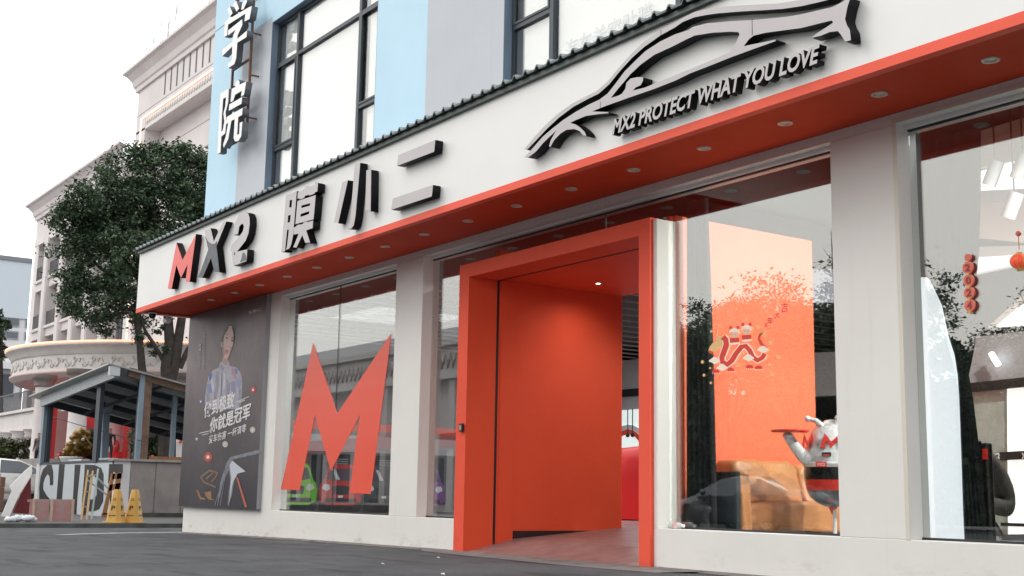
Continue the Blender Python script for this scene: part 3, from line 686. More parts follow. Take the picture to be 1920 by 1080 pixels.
xue = [
 V([(112, 62), (128, 40), (148, 88), (130, 112)]), V([(150, 28), (172, 4), (192, 58), (174, 78)]), V([(214, 22), (240, -12), (246, 8), (222, 62), (205, 66)]),
 [V([(95, 152), (118, 128), (126, 112), (145, 115), (252, 52), (278, 40), (262, 128), (228, 145), (234, 92), (118, 166), (110, 240), (90, 250)])],
 V([(118, 205), (212, 130), (214, 168), (182, 238), (180, 262), (246, 205), (242, 250), (180, 288), (172, 392), (160, 432), (118, 460), (116, 430), (142, 405), (146, 312), (78, 380), (80, 335), (148, 282), (152, 238), (168, 200), (116, 240)])]
for lp in xue: under(vsn, outline('stroke', lp if isinstance(lp[0], list) else [lp], VY0, VY1, [VW, VG]))

# ================================================================== POSTER
PYF = 9.655
pst = empty('poster_board', 'tall dark advertising board with a person in a pale racing suit', 'billboard', (-23.9, 9.75, .5))
PBG = mat('poster dark print', (.105, .09, .096), .45, noise=.45, nscale=.7, dark=(.045, .042, .048))
pl = P([(344.8, 948), (375, 590), (500.5, 556), (481.8, 955)], PYF)
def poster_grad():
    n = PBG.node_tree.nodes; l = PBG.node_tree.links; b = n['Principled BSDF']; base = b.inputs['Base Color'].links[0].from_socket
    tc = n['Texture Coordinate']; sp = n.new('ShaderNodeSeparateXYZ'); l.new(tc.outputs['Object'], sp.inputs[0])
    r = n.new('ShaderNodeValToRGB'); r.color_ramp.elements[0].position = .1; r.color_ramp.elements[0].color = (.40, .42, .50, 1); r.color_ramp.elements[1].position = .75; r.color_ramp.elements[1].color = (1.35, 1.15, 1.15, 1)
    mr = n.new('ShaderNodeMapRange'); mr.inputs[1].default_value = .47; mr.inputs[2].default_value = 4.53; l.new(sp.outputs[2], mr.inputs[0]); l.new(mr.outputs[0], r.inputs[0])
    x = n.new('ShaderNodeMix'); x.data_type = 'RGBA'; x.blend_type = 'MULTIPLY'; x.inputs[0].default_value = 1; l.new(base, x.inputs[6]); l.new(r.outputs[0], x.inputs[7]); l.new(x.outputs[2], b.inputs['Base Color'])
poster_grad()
x0p, x1p = -25.97, -21.95
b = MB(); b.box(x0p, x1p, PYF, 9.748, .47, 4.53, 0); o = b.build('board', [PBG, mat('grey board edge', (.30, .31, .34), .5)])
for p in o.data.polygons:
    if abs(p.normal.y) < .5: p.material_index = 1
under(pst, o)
# the print: flat layers a millimetre or two apart
Q = lambda lst, y: pts(lst, 340, 540, 2.455, y)
Q2 = lambda lst, y: pts(lst, 350, 580, 5.4, y)
def pr(name, poly, lay, color, rough=.5, noise=0.):
    y = PYF-.0015*lay
    m = mat('print '+'%.3f %.3f %.3f' % tuple(color[:3]), color, rough, noise=noise, nscale=6)
    return under(pst, outline(name, [poly], y, y+.001, m))
SK = (.52, .36, .33)
pr('print_hair', Q2([(405, 200), (430, 160), (462, 158), (478, 190), (485, 260), (478, 340), (455, 430), (420, 500), (375, 490), (352, 420), (345, 350), (362, 290), (380, 240)], PYF), 1, (.03, .022, .022))
pr('print_suit', Q2([(335, 545), (362, 525), (392, 560), (425, 515), (438, 572), (505, 590), (545, 640), (565, 740), (552, 960), (520, 1010), (190, 1010), (185, 900), (205, 760), (225, 670), (270, 615), (325, 590)], PYF), 1, (.34, .33, .40), noise=.2)
pr('print_neck', Q2([(366, 480), (412, 505), (425, 520), (405, 562), (382, 562), (358, 530)], PYF), 2, (.34, .21, .18))
pr('print_face', Q2([(405, 205), (430, 170), (458, 168), (474, 200), (481, 260), (478, 330), (462, 390), (440, 455), (408, 510), (380, 490), (366, 440), (362, 385), (370, 320), (382, 260)], PYF), 3, SK, noise=.15)
pr('print_ear', Q2([(347, 330), (358, 322), (362, 380), (354, 385)], PYF), 3, SK)
for poly in ([(396, 290), (408, 278), (422, 292), (408, 300)], [(450, 312), (462, 302), (475, 318), (462, 324)]): pr('print_eye', Q2(poly, PYF), 4, (.06, .03, .03))
for poly in ([(394, 262), (410, 252), (426, 264), (410, 260)], [(450, 290), (464, 280), (478, 292), (464, 290)]): pr('print_eyebrow', Q2(poly, PYF), 4, (.10, .05, .045))
pr('print_lips', Q2([(390, 415), (412, 405), (428, 420), (420, 448), (402, 456), (392, 440)], PYF), 4, (.42, .12, .12))
pr('print_nose', Q2([(408, 366), (416, 374), (430, 374), (426, 380), (412, 379)], PYF), 4, (.30, .16, .14))
pr('print_blue', Q2([(485, 595), (512, 603), (518, 645), (492, 660), (482, 620)], PYF), 2, (.10, .15, .34))
pr('print_blue', Q2([(225, 665), (262, 640), (255, 690), (232, 740)], PYF), 2, (.06, .12, .34))
pr('print_blue', Q2([(495, 720), (540, 695), (562, 740), (548, 780), (510, 790)], PYF), 2, (.20, .24, .38))
pr('print_blue', Q2([(440, 740), (490, 725), (500, 830), (474, 850), (455, 820)], PYF), 2, (.20, .20, .31))
pr('print_blue', Q2([(205, 760), (245, 750), (262, 840), (215, 850)], PYF), 2, (.17, .2, .36))
for poly in ([(300, 620), (330, 640), (325, 760), (300, 900), (270, 960), (290, 800)], [(400, 700), (440, 760), (430, 900), (400, 960), (405, 820)], [(205, 850), (235, 860), (230, 980), (200, 1000)], [(530, 780), (552, 800), (545, 960), (525, 990)], [(340, 580), (352, 560), (385, 600), (360, 625)]): pr('print_fold', Q2(poly, PYF), 2, (.24, .235, .30), noise=.3)
for poly in ([(345, 660), (352, 660), (340, 880), (325, 880)], [(375, 650), (395, 645), (390, 800), (372, 820)], [(240, 700), (262, 690), (280, 800), (262, 870)]): pr('print_light', Q2(poly, PYF), 2, (.46, .45, .52), noise=.2)
for poly in ([(366, 330), (378, 300), (382, 400), (392, 470), (372, 460), (362, 400)], [(446, 380), (466, 372), (448, 430), (430, 480), (420, 490), (440, 440)]): pr('print_shade', Q2(poly, PYF), 4, (.35, .21, .185), noise=.15)
for poly in ([(390, 205), (430, 168), (420, 200), (385, 262), (370, 330), (352, 330), (362, 290)], [(462, 165), (480, 200), (486, 270), (480, 340), (470, 330), (476, 260), (466, 205)]): pr('print_lock', Q2(poly, PYF), 5, (.035, .022, .022))
pr('print_zip', Q2([(356, 640), (362, 640), (352, 905), (345, 905)], PYF), 3, (.10, .09, .12))
pr('print_piping', Q2([(455, 590), (465, 585), (478, 650), (508, 700), (500, 712), (466, 665)], PYF), 3, (.50, .14, .14))
PW = mat('white print', (.72, .70, .72), .5)
def ptext(s_, p00, p01, p10, p11, lay=5, bold=.0, shear=.0, m=PW, name='print_text'):
    y = PYF-.0015*lay; qs = [at(*p, y) for p in (p00, p10, p01, p11)]     # bottom-left, bottom-right, top-left, top-right
    def fn(u, v, d):
        q = (qs[0]*(1-u)+qs[1]*u)*(1-v)+(qs[2]*(1-u)+qs[3]*u)*v; return (q[0], y+.001*(1-d), q[2])
    return under(pst, text_at(name, s_, 0, 1, 0, 1, y, y+.001, m, bold=bold, shear=0, fn=fn))
ptext('做到极致', (382, 785), (384, 755), (438, 763.5), (441, 733), bold=.02)
ptext('你就是冠军', (392, 813.5), (395, 784), (468, 785), (471, 754), bold=.02)
ptext('爱车伤害 一杆清零', (391, 833), (392.5, 817), (461, 810), (462.5, 794), bold=.006)
for poly in ([(442, 754), (468, 742.5), (468, 744), (442, 755.5)], [(448, 754), (460, 749), (460, 751), (448, 756)], [(374, 812), (394, 807), (394, 808.5), (374, 813.5)], [(380, 815), (392, 812), (392, 813.3), (380, 816.3)]): pr('print_line', P(poly, PYF), 5, (.6, .58, .6))
ptext('X2 膜小二', (466, 589), (466.3, 582.5), (490, 583), (490.5, 576), bold=.01)
for col_, (px, y0_, y1_) in enumerate([(384, 622, 693), (376, 645, 693)]):
    s_ = '品牌代言人世界冠军选手' if col_ == 0 else '一一冠军选手'
    for i, ch in enumerate(s_):
        yy = y0_+(y1_-y0_)*i/len(s_); ptext(ch, (px-2.2-.03*(yy-620), yy+5), (px-2.2-.03*(yy-620), yy), (px+2.2-.03*(yy-620), yy+4.5), (px+2.2-.03*(yy-620), yy-.5), m=mat('dim print', (.32, .31, .32), .5))
def pball(px, py, rx, col_, lay=3, num=True):
    pr('print_ball', P([(px+rx*math.cos(t), py+rx*1.15*math.sin(t)) for t in np.linspace(0, 2*PI, 20, endpoint=False)], PYF), lay, col_)
    if num: pr('print_ball_spot', P([(px+rx*.4*math.cos(t), py+rx*.46*math.sin(t)) for t in np.linspace(0, 2*PI, 12, endpoint=False)], PYF), lay+1, (.65, .63, .64))
pball(475, 731, 5, (.45, .04, .04)); pball(377, 753, 3.5, (.15, .13, .3)); pball(474, 806, 5, (.45, .43, .38)); pball(422.5, 833, 5, (.45, .46, .42), num=False); pball(390.5, 857, 7.5, (.48, .05, .025)); pball(369, 823, 2.5, (.4, .38, .38))
pr('print_car_nose', P([(432, 857), (487, 843), (487, 850), (452, 858), (436, 862), (440, 867), (461, 884), (447, 888), (440, 900), (435, 930), (428, 950), (427, 944), (432, 900), (430, 880), (420, 902), (408, 942), (413, 905), (425, 868)], PYF), 2, (.22, .24, .28), noise=.5)
pr('print_car_panel', P([(436, 864), (461, 884), (446, 888), (437, 905), (430, 946), (434, 895), (431, 872)], PYF), 4, (.50, .53, .60))
pr('print_stripe', P([(443, 893), (447, 896), (464, 951), (460, 951)], PYF), 4, (.48, .13, .08))
for k, dx in enumerate((0, 5, 10)): pr('print_streak', P([(426-dx*.3, 872+dx), (427-dx*.3, 872+dx), (414-dx, 948), (412.6-dx, 948)], PYF), 4, (.20, .21, .24))
for poly in ([(377, 893), (393, 880), (410, 886), (409, 889), (393, 884), (380, 895)], [(377, 893), (384, 903), (405, 912), (405, 915), (383, 906), (375, 895)], [(409, 887), (410, 889), (398, 905), (396, 903)], [(386, 897), (402, 884), (403, 886), (388, 899)]): pr('print_outline_car', P(poly, PYF), 3, (.20, .13, .07))
for poly in ([(368, 918), (373, 921), (377, 932), (385, 934), (385, 937), (375, 936)], [(384, 923), (396, 921), (397, 935), (404, 938), (392, 937), (386, 930)]): pr('print_spark', P(poly, PYF), 3, (.28, .15, .06))

# ================================================================== WINDOW STICKERS
DEC = mat('coral vinyl', (.84, .10, .055), .35, coat=.2)
M = P([(526.3, 917.7), (586.9, 642.9), (632.6, 775.2), (733.6, 623.9), (694.9, 926.5), (655.5, 923.7), (674.8, 777.7), (620.3, 883.3), (590.4, 777.7), (561.5, 919.1)], GY-.004)
o = outline('window_decal', [M], GY-.004, GY-.002, DEC); place(o, (-20, GY, .7)); tag(o, 'huge coral red letter M sticker on the left shop window', 'sticker')
# new-year dragon decal on the sofa window (plain stand-in drawing)
dd = empty('dragon_decal', 'red and gold new year dragon sticker on the sofa window', 'sticker', (-10.1, GY, 2.2))
DY = GY-.004
DR = mat('decal red', (.72, .045, .025), .4); DG = mat('decal gold', (.80, .52, .22), .4); DWt = mat('decal cream', (.95, .84, .70), .4); DSk = mat('decal skin', (.85, .52, .38), .4); DB = mat('decal brown', (.12, .05, .03), .5)
D = lambda lst: pts(lst, 1300, 580, 7.717, DY)
lay_ = [0]
def dec(name, poly, m, lay=1): return under(dd, outline(name, [D(poly)], DY-.0012*lay, DY-.0012*lay+.0008, m))
def band(line, w0, w1):
    L_, R_ = [], []
    for i, (x, y) in enumerate(line):
        x2, y2 = line[min(i+1, len(line)-1)]; x1, y1 = line[max(i-1, 0)]; dx, dy = x2-x1, y2-y1; n2 = math.hypot(dx, dy); w_ = w0+(w1-w0)*i/(len(line)-1)
        L_.append((x-dy/n2*w_/2, y+dx/n2*w_/2)); R_.append((x+dy/n2*w_/2, y-dx/n2*w_/2))
    return L_+R_[::-1]
body1 = [(430, 400), (470, 440), (480, 510), (450, 600), (415, 690), (420, 760), (490, 800), (560, 740), (620, 640), (700, 540), (760, 530), (820, 600), (860, 690), (930, 740), (1000, 700), (1035, 640)]
dec('dragon_outline', band(body1, 110, 90), DWt, 1); dec('dragon_body', band(body1, 82, 62), DR, 2)
dec('tail', band([(1035, 560), (980, 490), (950, 420), (970, 360), (1020, 320)], 55, 20), DR, 2)
for k in range(5): dec('tail_plume', band([(975, 360), (1010, 320+k*16), (1060, 310+k*22)], 16, 4), DG, 3)
dec('head', [(220, 600), (240, 540), (290, 480), (350, 470), (390, 500), (380, 560), (330, 600), (290, 640), (240, 630)], DG, 3)
dec('mane', [(330, 480), (340, 380), (380, 400), (430, 380), (420, 440), (430, 520), (390, 560), (360, 500)], DG, 2)
dec('horn', band([(350, 470), (345, 380), (355, 300)], 22, 5), DG, 3)
dec('jaw', [(215, 590), (260, 600), (300, 620), (285, 650), (235, 632)], DR, 4)
for cx, cy in ((310, 740), (420, 840), (800, 700), (1010, 580)):
    dec('cloud', [(cx+78*math.cos(t)*(1+.15*math.sin(3*t)), cy+42*math.sin(t)*(1+.25*math.cos(4*t))) for t in np.linspace(0, 2*PI, 26, endpoint=False)], DWt, 3)
for cx, cy in ((330, 905), (545, 880), (820, 840), (950, 850)):
    dec('foot', [(cx-60, cy-10), (cx-20, cy-40), (cx+40, cy-30), (cx+60, cy+10), (cx, cy+20), (cx-50, cy+15)], DR, 4)
    for k in range(4): dec('claw', [(cx-50+k*32, cy+12), (cx-40+k*32, cy+12), (cx-46+k*32, cy+40)], DWt, 5)
for cx, cy, s_ in ((600, 370, 1), (775, 325, 1)):
    dec('coat', [(cx-70, cy+50), (cx+65, cy+40), (cx+75, cy+120), (cx-60, cy+135)], DR, 5)
    dec('coat_hem', [(cx-64, cy+118), (cx+78, cy+104), (cx+74, cy+128), (cx-58, cy+146)], DWt, 6)
    dec('face', [(cx+55*math.cos(t), cy+45*math.sin(t)) for t in np.linspace(0, 2*PI, 18, endpoint=False)], DSk, 6)
    dec('cap', [(cx-75, cy-20), (cx-60, cy-75), (cx, cy-100), (cx+60, cy-80), (cx+75, cy-10), (cx+40, cy-40), (cx-40, cy-45)], DWt, 7)
    for k in (-1, 1): dec('cap_ear', [(cx+k*52+24*math.cos(t), cy-105+28*math.sin(t)) for t in np.linspace(0, 2*PI, 12, endpoint=False)], DR, 6)
    for k in (-1, 1): dec('eye', [(cx+k*22-8, cy-8), (cx+k*22+8, cy-10), (cx+k*22, cy-2)], DB, 8)
for cx, cy, r in ((262, 320, 16), (355, 235, 14), (132, 762, 20), (155, 952, 18), (245, 850, 14), (255, 1065, 16), (930, 258, 22), (1100, 482, 24), (1218, 688, 24), (1105, 795, 15), (1135, 938, 20), (715, 630, 18), (645, 805, 22), (705, 895, 12)):
    dec('gold_coin', [(cx+r*math.cos(t), cy+r*1.2*math.sin(t)) for t in np.linspace(0, 2*PI, 12, endpoint=False)], DG, 3)
# faint diagonal characters
FR = mat('faded pink lettering', (.62, .06, .07), .5)
for ch, px, py, s_ in (('吉', 1471, 576, 14), ('大', 1457, 590, 11), ('年', 1444, 601, 11), ('龙', 1436, 609, 7)):
    q0 = at(px-s_/2, py+s_*.75, DY); q1 = at(px+s_/2, py-s_*.65, DY); under(dd, text_at('lettering', ch, q0[0], q1[0], q0[2], q1[2], DY-.001, DY, FR, bold=.01))

# ================================================================== SMALL FACADE THINGS
b = MB(); q = at(866.5, 803, PY); b.box(q[0]-.045, q[0]+.045, PY-.03, PY, q[2]-.05, q[2]+.07); o = bevel(b.build('keypad', mat('black plastic', (.015, .015, .017), .35)), .008)
b2 = MB(); b2.box(q[0]-.025, q[0]+.025, PY-.034, PY-.0305, q[2]-.03, q[2]+.04); b2.build('button_plate', mat('grey plastic', (.3, .3, .3), .4)).parent = o
tag(o, 'small black keypad on the left side of the coral door frame', 'keypad')
# cctv cameras under the left end of the soffit
q = atz(286, 587, SOF-.03)
e = empty('security_camera', 'dark dome security camera under the left end of the soffit', 'camera', (q[0], q[1], SOF-.03))
b = MB(); b.lathe((0, 0, 0), [(.0, -.015), (.09, -.015), (.10, 0)], 18); b.build('base_plate', STEELW, e)
b = MB(); b.ball((0, 0, -.05), .075, 16, 10); b.build('dome', mat('dark dome', (.01, .01, .012), .15), e)
q = atz(313, 596, SOF-.1)
e = empty('security_camera', 'white bullet security camera beside the dome under the soffit', 'camera', (q[0], q[1], SOF-.03))
b = MB(); b.tube([(0, 0, 0), (0, 0, -.08)], .02, 10); b.build('bracket', STEELW, e)
b = MB(); b.tube([(-.1, 0, -.12), (.12, 0, -.15)], .055, 14); b.build('housing', STEELW, e)
# plastic bottle on the sill
bt = empty('plastic_bottle', 'clear plastic bottle with red label lying on the window sill', 'bottle', (at(1268, 989, WY+.1)[0], WY+.10, SILL))
q0, q1 = at(1248, 986, WY+.12), at(1283, 988, WY+.1)
CL = mat('cloudy plastic', (.55, .57, .57), .2)
zb = .037
b = MB(); hw = .11; b.tube([(-hw, 0, zb), (-hw+.01, 0, zb), (hw-.05, 0, zb), (hw-.025, 0, zb), (hw-.01, 0, zb)], [.028, .036, .036, .018, .015], 14); b.build('bottle_body', CL, bt)
b = MB(); b.tube([(-.03, 0, zb), (.035, 0, zb)], .037, 14); b.build('bottle_label', mat('bottle label', (.75, .7, .7), .5, noise=.9, nscale=18, dark=(.5, .03, .03)), bt)
b = MB(); b.tube([(hw-.01, 0, zb), (hw+.018, 0, zb)], .019, 12); b.build('bottle_cap', STEELW, bt)

# ================================================================== PEOPLE (one continuous skinned body each)
def person(name, label, joints, loc, rz, top, legs, hair=(.02, .015, .012), scale=1., shoes=(.03, .03, .03), skin=(.45, .27, .2), bulk=1.):
    """joints: dict of positions in metres (x right, y back, z up; facing -y)"""
    J = dict(pelvis=(0, 0, .95), waist=(0, 0, 1.08), chest=(0, .0, 1.30), neck=(0, 0, 1.47), head=(0, -.02, 1.60), crown=(0, -.02, 1.70),
             shl=(-.19, 0, 1.40), ell=(-.25, .02, 1.13), wrl=(-.25, -.06, .88), hal=(-.25, -.08, .79), shr=(.19, 0, 1.40), elr=(.25, .02, 1.13), wrr=(.25, -.06, .88), har=(.25, -.08, .79),
             hil=(-.10, 0, .92), knl=(-.11, -.02, .50), anl=(-.11, .02, .09), tol=(-.11, -.15, .035), hir=(.10, 0, .92), knr=(.11, -.02, .50), anr=(.11, .02, .09), tor=(.11, -.15, .035))
    J.update(joints)
    R = dict(pelvis=.145, waist=.13, chest=.155, neck=.055, head=.095, crown=.07, shl=.075, ell=.05, wrl=.033, hal=.035, shr=.075, elr=.05, wrr=.033, har=.035,
             hil=.10, knl=.066, anl=.045, tol=.038, hir=.10, knr=.066, anr=.045, tor=.038)
    for k in ('shl', 'ell', 'wrl', 'shr', 'elr', 'wrr', 'chest', 'waist'): R[k] *= bulk
    E_ = [('pelvis', 'waist'), ('waist', 'chest'), ('chest', 'neck'), ('neck', 'head'), ('head', 'crown'), ('chest', 'shl'), ('shl', 'ell'), ('ell', 'wrl'), ('wrl', 'hal'), ('chest', 'shr'), ('shr', 'elr'), ('elr', 'wrr'), ('wrr', 'har'),
          ('pelvis', 'hil'), ('hil', 'knl'), ('knl', 'anl'), ('anl', 'tol'), ('pelvis', 'hir'), ('hir', 'knr'), ('knr', 'anr'), ('anr', 'tor')]
    ks = list(J); me = bpy.data.meshes.new('body'); me.from_pydata([J[k] for k in ks], [(ks.index(a), ks.index(b_)) for a, b_ in E_], [])
    o = bpy.data.objects.new('tmp', me); COL.objects.link(o)
    md = o.modifiers.new('s', 'SKIN'); md.branch_smoothing = .6
    for i, k in enumerate(ks): me.skin_vertices[0].data[i].radius = (R[k], R[k]*(.72 if k in ('chest', 'waist', 'pelvis') else 1)); me.skin_vertices[0].data[i].use_root = (k == 'pelvis')
    sb = o.modifiers.new('b', 'SUBSURF'); sb.levels = 2; sb.render_levels = 2
    dg = bpy.context.evaluated_depsgraph_get(); m2 = bpy.data.meshes.new_from_object(o.evaluated_get(dg)); bpy.data.objects.remove(o)
    mats = [mat('skin %.2f' % skin[0], skin, .6), mat('hair %.3f' % hair[0], hair, .7), mat('top %.2f%.2f%.2f' % top, top, .7, noise=.4, nscale=9), mat('legs %.2f%.2f%.2f' % legs, legs, .8), mat('shoe %.2f' % shoes[0], shoes, .5)]
    m2.materials.clear()
    for m in mats: m2.materials.append(m)
    reg = {'neck-head': 0, 'head-crown': 0, 'wrl-hal': 0, 'wrr-har': 0}
    pj = {k: np.array(v) for k, v in J.items()}; hd = pj['head']; up = pj['crown']-pj['neck']; up = up/np.linalg.norm(up)
    for p in m2.polygons:
        c_ = np.array(p.center); best = None
        for a, b_ in E_:
            A_, B_ = pj[a], pj[b_]; t = np.clip(np.dot(c_-A_, B_-A_)/np.dot(B_-A_, B_-A_), 0, 1); d = np.linalg.norm(c_-(A_+t*(B_-A_)))-.5*(R[a]*(1-t)+R[b_]*t)
            if best is None or d < best[0]: best = (d, a+'-'+b_, t)
        k = best[1]
        mi = 2
        if k in ('neck-head', 'head-crown'): mi = 1 if (c_[1] > hd[1]+.015 or np.dot(c_-hd, up) > .055) else 0
        elif k in ('wrl-hal', 'wrr-har'): mi = 0
        elif k.startswith(('hil', 'hir', 'knl', 'knr', 'pelvis-h')): mi = 3
        elif k.startswith('an'): mi = 4
        p.material_index = mi; p.use_smooth = True
    o = link(name, m2); o.location = loc; o.rotation_euler = (0, 0, rz); o.scale = (scale,)*3
    return tag(o, label, 'person')

# ================================================================== CARS
def car_meshes(paint, name='car', glass=None):
    """hatch saloon 4.5 m long, nose at +x; returns list of (part name, mesh, sub-parts)"""
    st_ = [(-2.22, .62, .62, .80), (-2.15, .92, .95, .84), (-1.85, 1.00, 1.12, .88), (-1.45, .99, 1.30, .90), (-.95, .97, 1.43, .91), (-.3, .95, 1.47, .91), (.35, .94, 1.42, .91), (.85, .93, 1.20, .90), (1.20, .92, .96, .90), (1.65, .84, .87, .88), (2.05, .70, .73, .82), (2.24, .50, .52, .70)]
    ring = []
    for x, belt, top, hw in st_:
        ins = max(0, (top-belt))*.42; hr = hw-.04-ins
        row = [(-hw*.92, .22), (-hw, .38), (-hw*1.0, .62), (-hw*.965, belt), (-hr, max(top-.05, belt+.005)), (-hr*.75, top), (0, top+.015)]
        ring.append([(x, y, min(z, top+.02)) for y, z in row]+[(x, -y, min(z, top+.02)) for y, z in row[-2::-1]])
    n = len(ring[0]); vs_ = [p for r in ring for p in r]; B_ = MB()
    body, gl = [], []
    for i in range(len(ring)-1):
        for j in range(n-1):
            f = (i*n+j, i*n+j+1, (i+1)*n+j+1, (i+1)*n+j)
            xm = (st_[i][0]+st_[i+1][0])/2; side = j in (3, n-2-3)
            roofy = j in (4, 5, 6, 7, n-2-4)
            isg = (side and -1.8 < xm < 1.1 and abs(xm+.62) > .02) or (j in (5, 6) and (.4 < xm < 1.15 or -2.0 < xm < -1.2))
            (gl if isg else body).append(f)
    B_.add(vs_, body+[tuple(range(n-1, -1, -1)), tuple((len(ring)-1)*n+k for k in range(n))]+[(i*n, (i+1)*n, (i+1)*n+n-1, i*n+n-1) for i in range(len(ring)-1)], 0, True)
    us_ = sorted({i for f in gl for i in f}); rm_ = {v: i for i, v in enumerate(us_)}; G_ = MB(); G_.add([vs_[i] for i in us_], [tuple(rm_[i] for i in f) for f in gl], 0, True)
    parts = [('body', B_.mesh(name+'_body', paint)), ('glazing', G_.mesh(name+'_glazing', WGLASS))]
    rub = mat('tyre rubber', (.02, .02, .021), .8); rim = mat('alloy rim', (.45, .45, .46), .3, metal=.8)
    wh = MB(); wh.lathe((0, 0, 0), [(.20, -.1), (.30, -.11), (.325, -.08), (.33, 0), (.325, .08), (.30, .11), (.20, .1)], 28, 0); whm = wh; 
    wm = wh.mesh('tyre', rub); wm.transform(Matrix.Rotation(PI/2, 4, 'X'))
    rm = MB(); rm.lathe((0, 0, 0), [(.0, .07), (.05, .085), (.07, .07)], 16, 0)
    for k in range(7):
        a_ = 2*PI*k/7; rm.bar((.05*math.cos(a_), .05*math.sin(a_), .07), (.2*math.cos(a_), .2*math.sin(a_), .085), .04, .02)
    rm.lathe((0, 0, 0), [(.185, .02), (.19, .095), (.21, .1), (.215, .08), (.20, -.05), (0, -.05)], 24)
    rmm = rm.mesh('rim', rim); rmm.transform(Matrix.Rotation(PI/2, 4, 'X'))
    hl = MB(); hl.ball((2.06, -.62, .62), .16, 10, 8, 0, (1.1, 1.1, .5)); hlm = hl.mesh('headlight', mat('headlamp glass', (.7, .72, .75), .1))
    tl = MB(); tl.ball((-2.14, -.64, .86), .14, 10, 8, 0, (.5, 1.1, .55)); tlm = tl.mesh('tail_light', mat('tail lamp red', (.5, .01, .01), .2))
    gr = MB(); gr.box(2.12, 2.235, -.45, .45, .36, .50); grm = gr.mesh('grille', DIM)
    arch = MB()
    for x in (-1.42, 1.38):
        for s_ in (-1, 1):
            pp = [(x+.40*math.cos(t), s_*.905, .33+.40*math.sin(t)) for t in np.linspace(-.25, PI+.25, 15)]
            arch.add([(x, s_*.906, .30)]+pp, [(0, i, i+1) if s_ < 0 else (0, i+1, i) for i in range(1, 15)])
    arm = arch.mesh('wheel_arch', DIM)
    mr_ = MB(); mr_.ball((.72, -.98, 1.02), .10, 10, 8, 0, (.7, 1, .75)); mrm = mr_.mesh('mirror', paint)
    dh = MB()
    for x in (-.75, .25): dh.box(x-.09, x+.09, -.935, -.905, .80, .83)
    dhm = dh.mesh('door_handle', paint)
    sm_ = MB()
    for x in (-.28, .95): sm_.box(x-.006, x+.006, -.917, -.90, .34, .93)
    smm = sm_.mesh('door_seam', DIM)
    return parts, wm, rmm, hlm, tlm, grm, arm, mrm, dhm, smm
def car(label, paint, loc, rz, group=None):
    parts, wm, rmm, hlm, tlm, grm, arm, mrm, dhm, smm = car_meshes(paint)
    e = empty('parked_car', label, 'car', loc, group, rz)
    for n_, m_ in parts:
        link(n_, m_, e)
    for m_, n_ in ((grm, 'grille'), (arm, 'wheel_arch'), (dhm, 'door_handle'), (smm, 'door_seam')): link(n_, m_, e)
    for m_, n_ in ((hlm, 'headlight'), (tlm, 'tail_light'), (mrm, 'mirror')):
        link(n_, m_, e); o = link(n_, m_, e); o.scale = (1, -1, 1)
    for x in (-1.42, 1.38):
        for s_ in (-1, 1):
            wh = link('wheel', wm, e); wh.location = (x, s_*.80, .33)
            if s_ > 0: wh.rotation_euler = (0, 0, PI)
            r_ = link('rim', rmm, wh)
    return e

# ================================================================== INSIDE THE SHOP
ORW = mat('orange feature wall', (.86, .19, .10), .6, noise=.04, spec=.2)
b = MB(); b.box(-11.02, -10.985, 10.12, 12.53, .36, 4.20)
o = part(b.build('orange_wall', ORW))
# sofa against the orange wall, arm towards the window
LEA = mat('tan leather', (.60, .27, .11), .42, noise=.18, nscale=3, bump=.25, bscale=14)
LEAD = mat('charcoal sofa side', (.035, .045, .05), .4)
sf = empty('sofa', 'tan leather sofa with loose back cushions against the orange wall', 'sofa', (-10.5, 11.9, .36))
def cushion(x0, x1, y0, y1, z0, z1, puff=.03, seg=10, seed=0, m=LEA, tilt=0.):
    r_ = random.Random(seed); bm = bmesh.new(); bmesh.ops.create_grid(bm, x_segments=1, y_segments=1, size=.5); bm.free()
    me = bpy.data.meshes.new('c'); bm = bmesh.new(); bmesh.ops.create_cube(bm, size=1); bmesh.ops.subdivide_edges(bm, edges=bm.edges[:], cuts=seg, use_grid_fill=True)
    ph = [r_.uniform(0, 6) for _ in range(6)]
    for v in bm.verts:
        u, q, t = v.co*2
        k = 1+puff*6*(1-abs(u)**3)*(1-abs(q)**3)*(1-abs(t)**3)
        rr = (abs(u)**9+abs(q)**9+abs(t)**9)**(1/9.); u, q, t = u/rr, q/rr, t/rr
        wv = .010*math.sin(5*q+ph[0]+3*t)+.007*math.sin(12*q+ph[1]-8*t)+.006*math.sin(19*t+ph[2]+5*q)
        sx, sy, sz = (x1-x0)/2, (y1-y0)/2, (z1-z0)/2
        v.co = Vector(((x0+x1)/2+sx*u+wv*(1 if abs(u) > .5 else 0)+tilt*t*sz, (y0+y1)/2+sy*q, (z0+z1)/2+sz*t+wv*.8*(1 if abs(t) > .5 else 0)))
    for f in bm.faces: f.smooth = True
    bm.to_mesh(me); bm.free(); me.materials.append(m); return me
def cush(name, *a, parent=sf, **k): return under(parent, link(name, cushion(*a, **k)))
cush('seat', -10.85, -10.30, 10.63, 13.9, .42, .79, seed=1)
cush('seat_base', -10.9, -10.33, 10.6, 13.95, .36, .44, seed=9, m=LEAD)
cush('arm', -10.92, -10.30, 10.47, 10.64, .38, 1.10, seed=2, m=LEA)
b = MB(); b.box(-10.94, -10.31, 10.40, 10.468, .38, 1.12); under(sf, bevel(b.build('arm_panel', LEAD), .02))
cush('backrest', -10.965, -10.80, 10.64, 13.9, .40, 1.10, seed=3)
cush('back_cushion', -10.88, -10.52, 10.66, 11.72, .76, 1.27, seed=4, tilt=-.35)
cush('back_cushion', -10.88, -10.52, 11.74, 12.75, .76, 1.24, seed=5, tilt=-.35)
cush('back_cushion', -10.88, -10.52, 12.77, 13.7, .76, 1.25, seed=6, tilt=-.35)
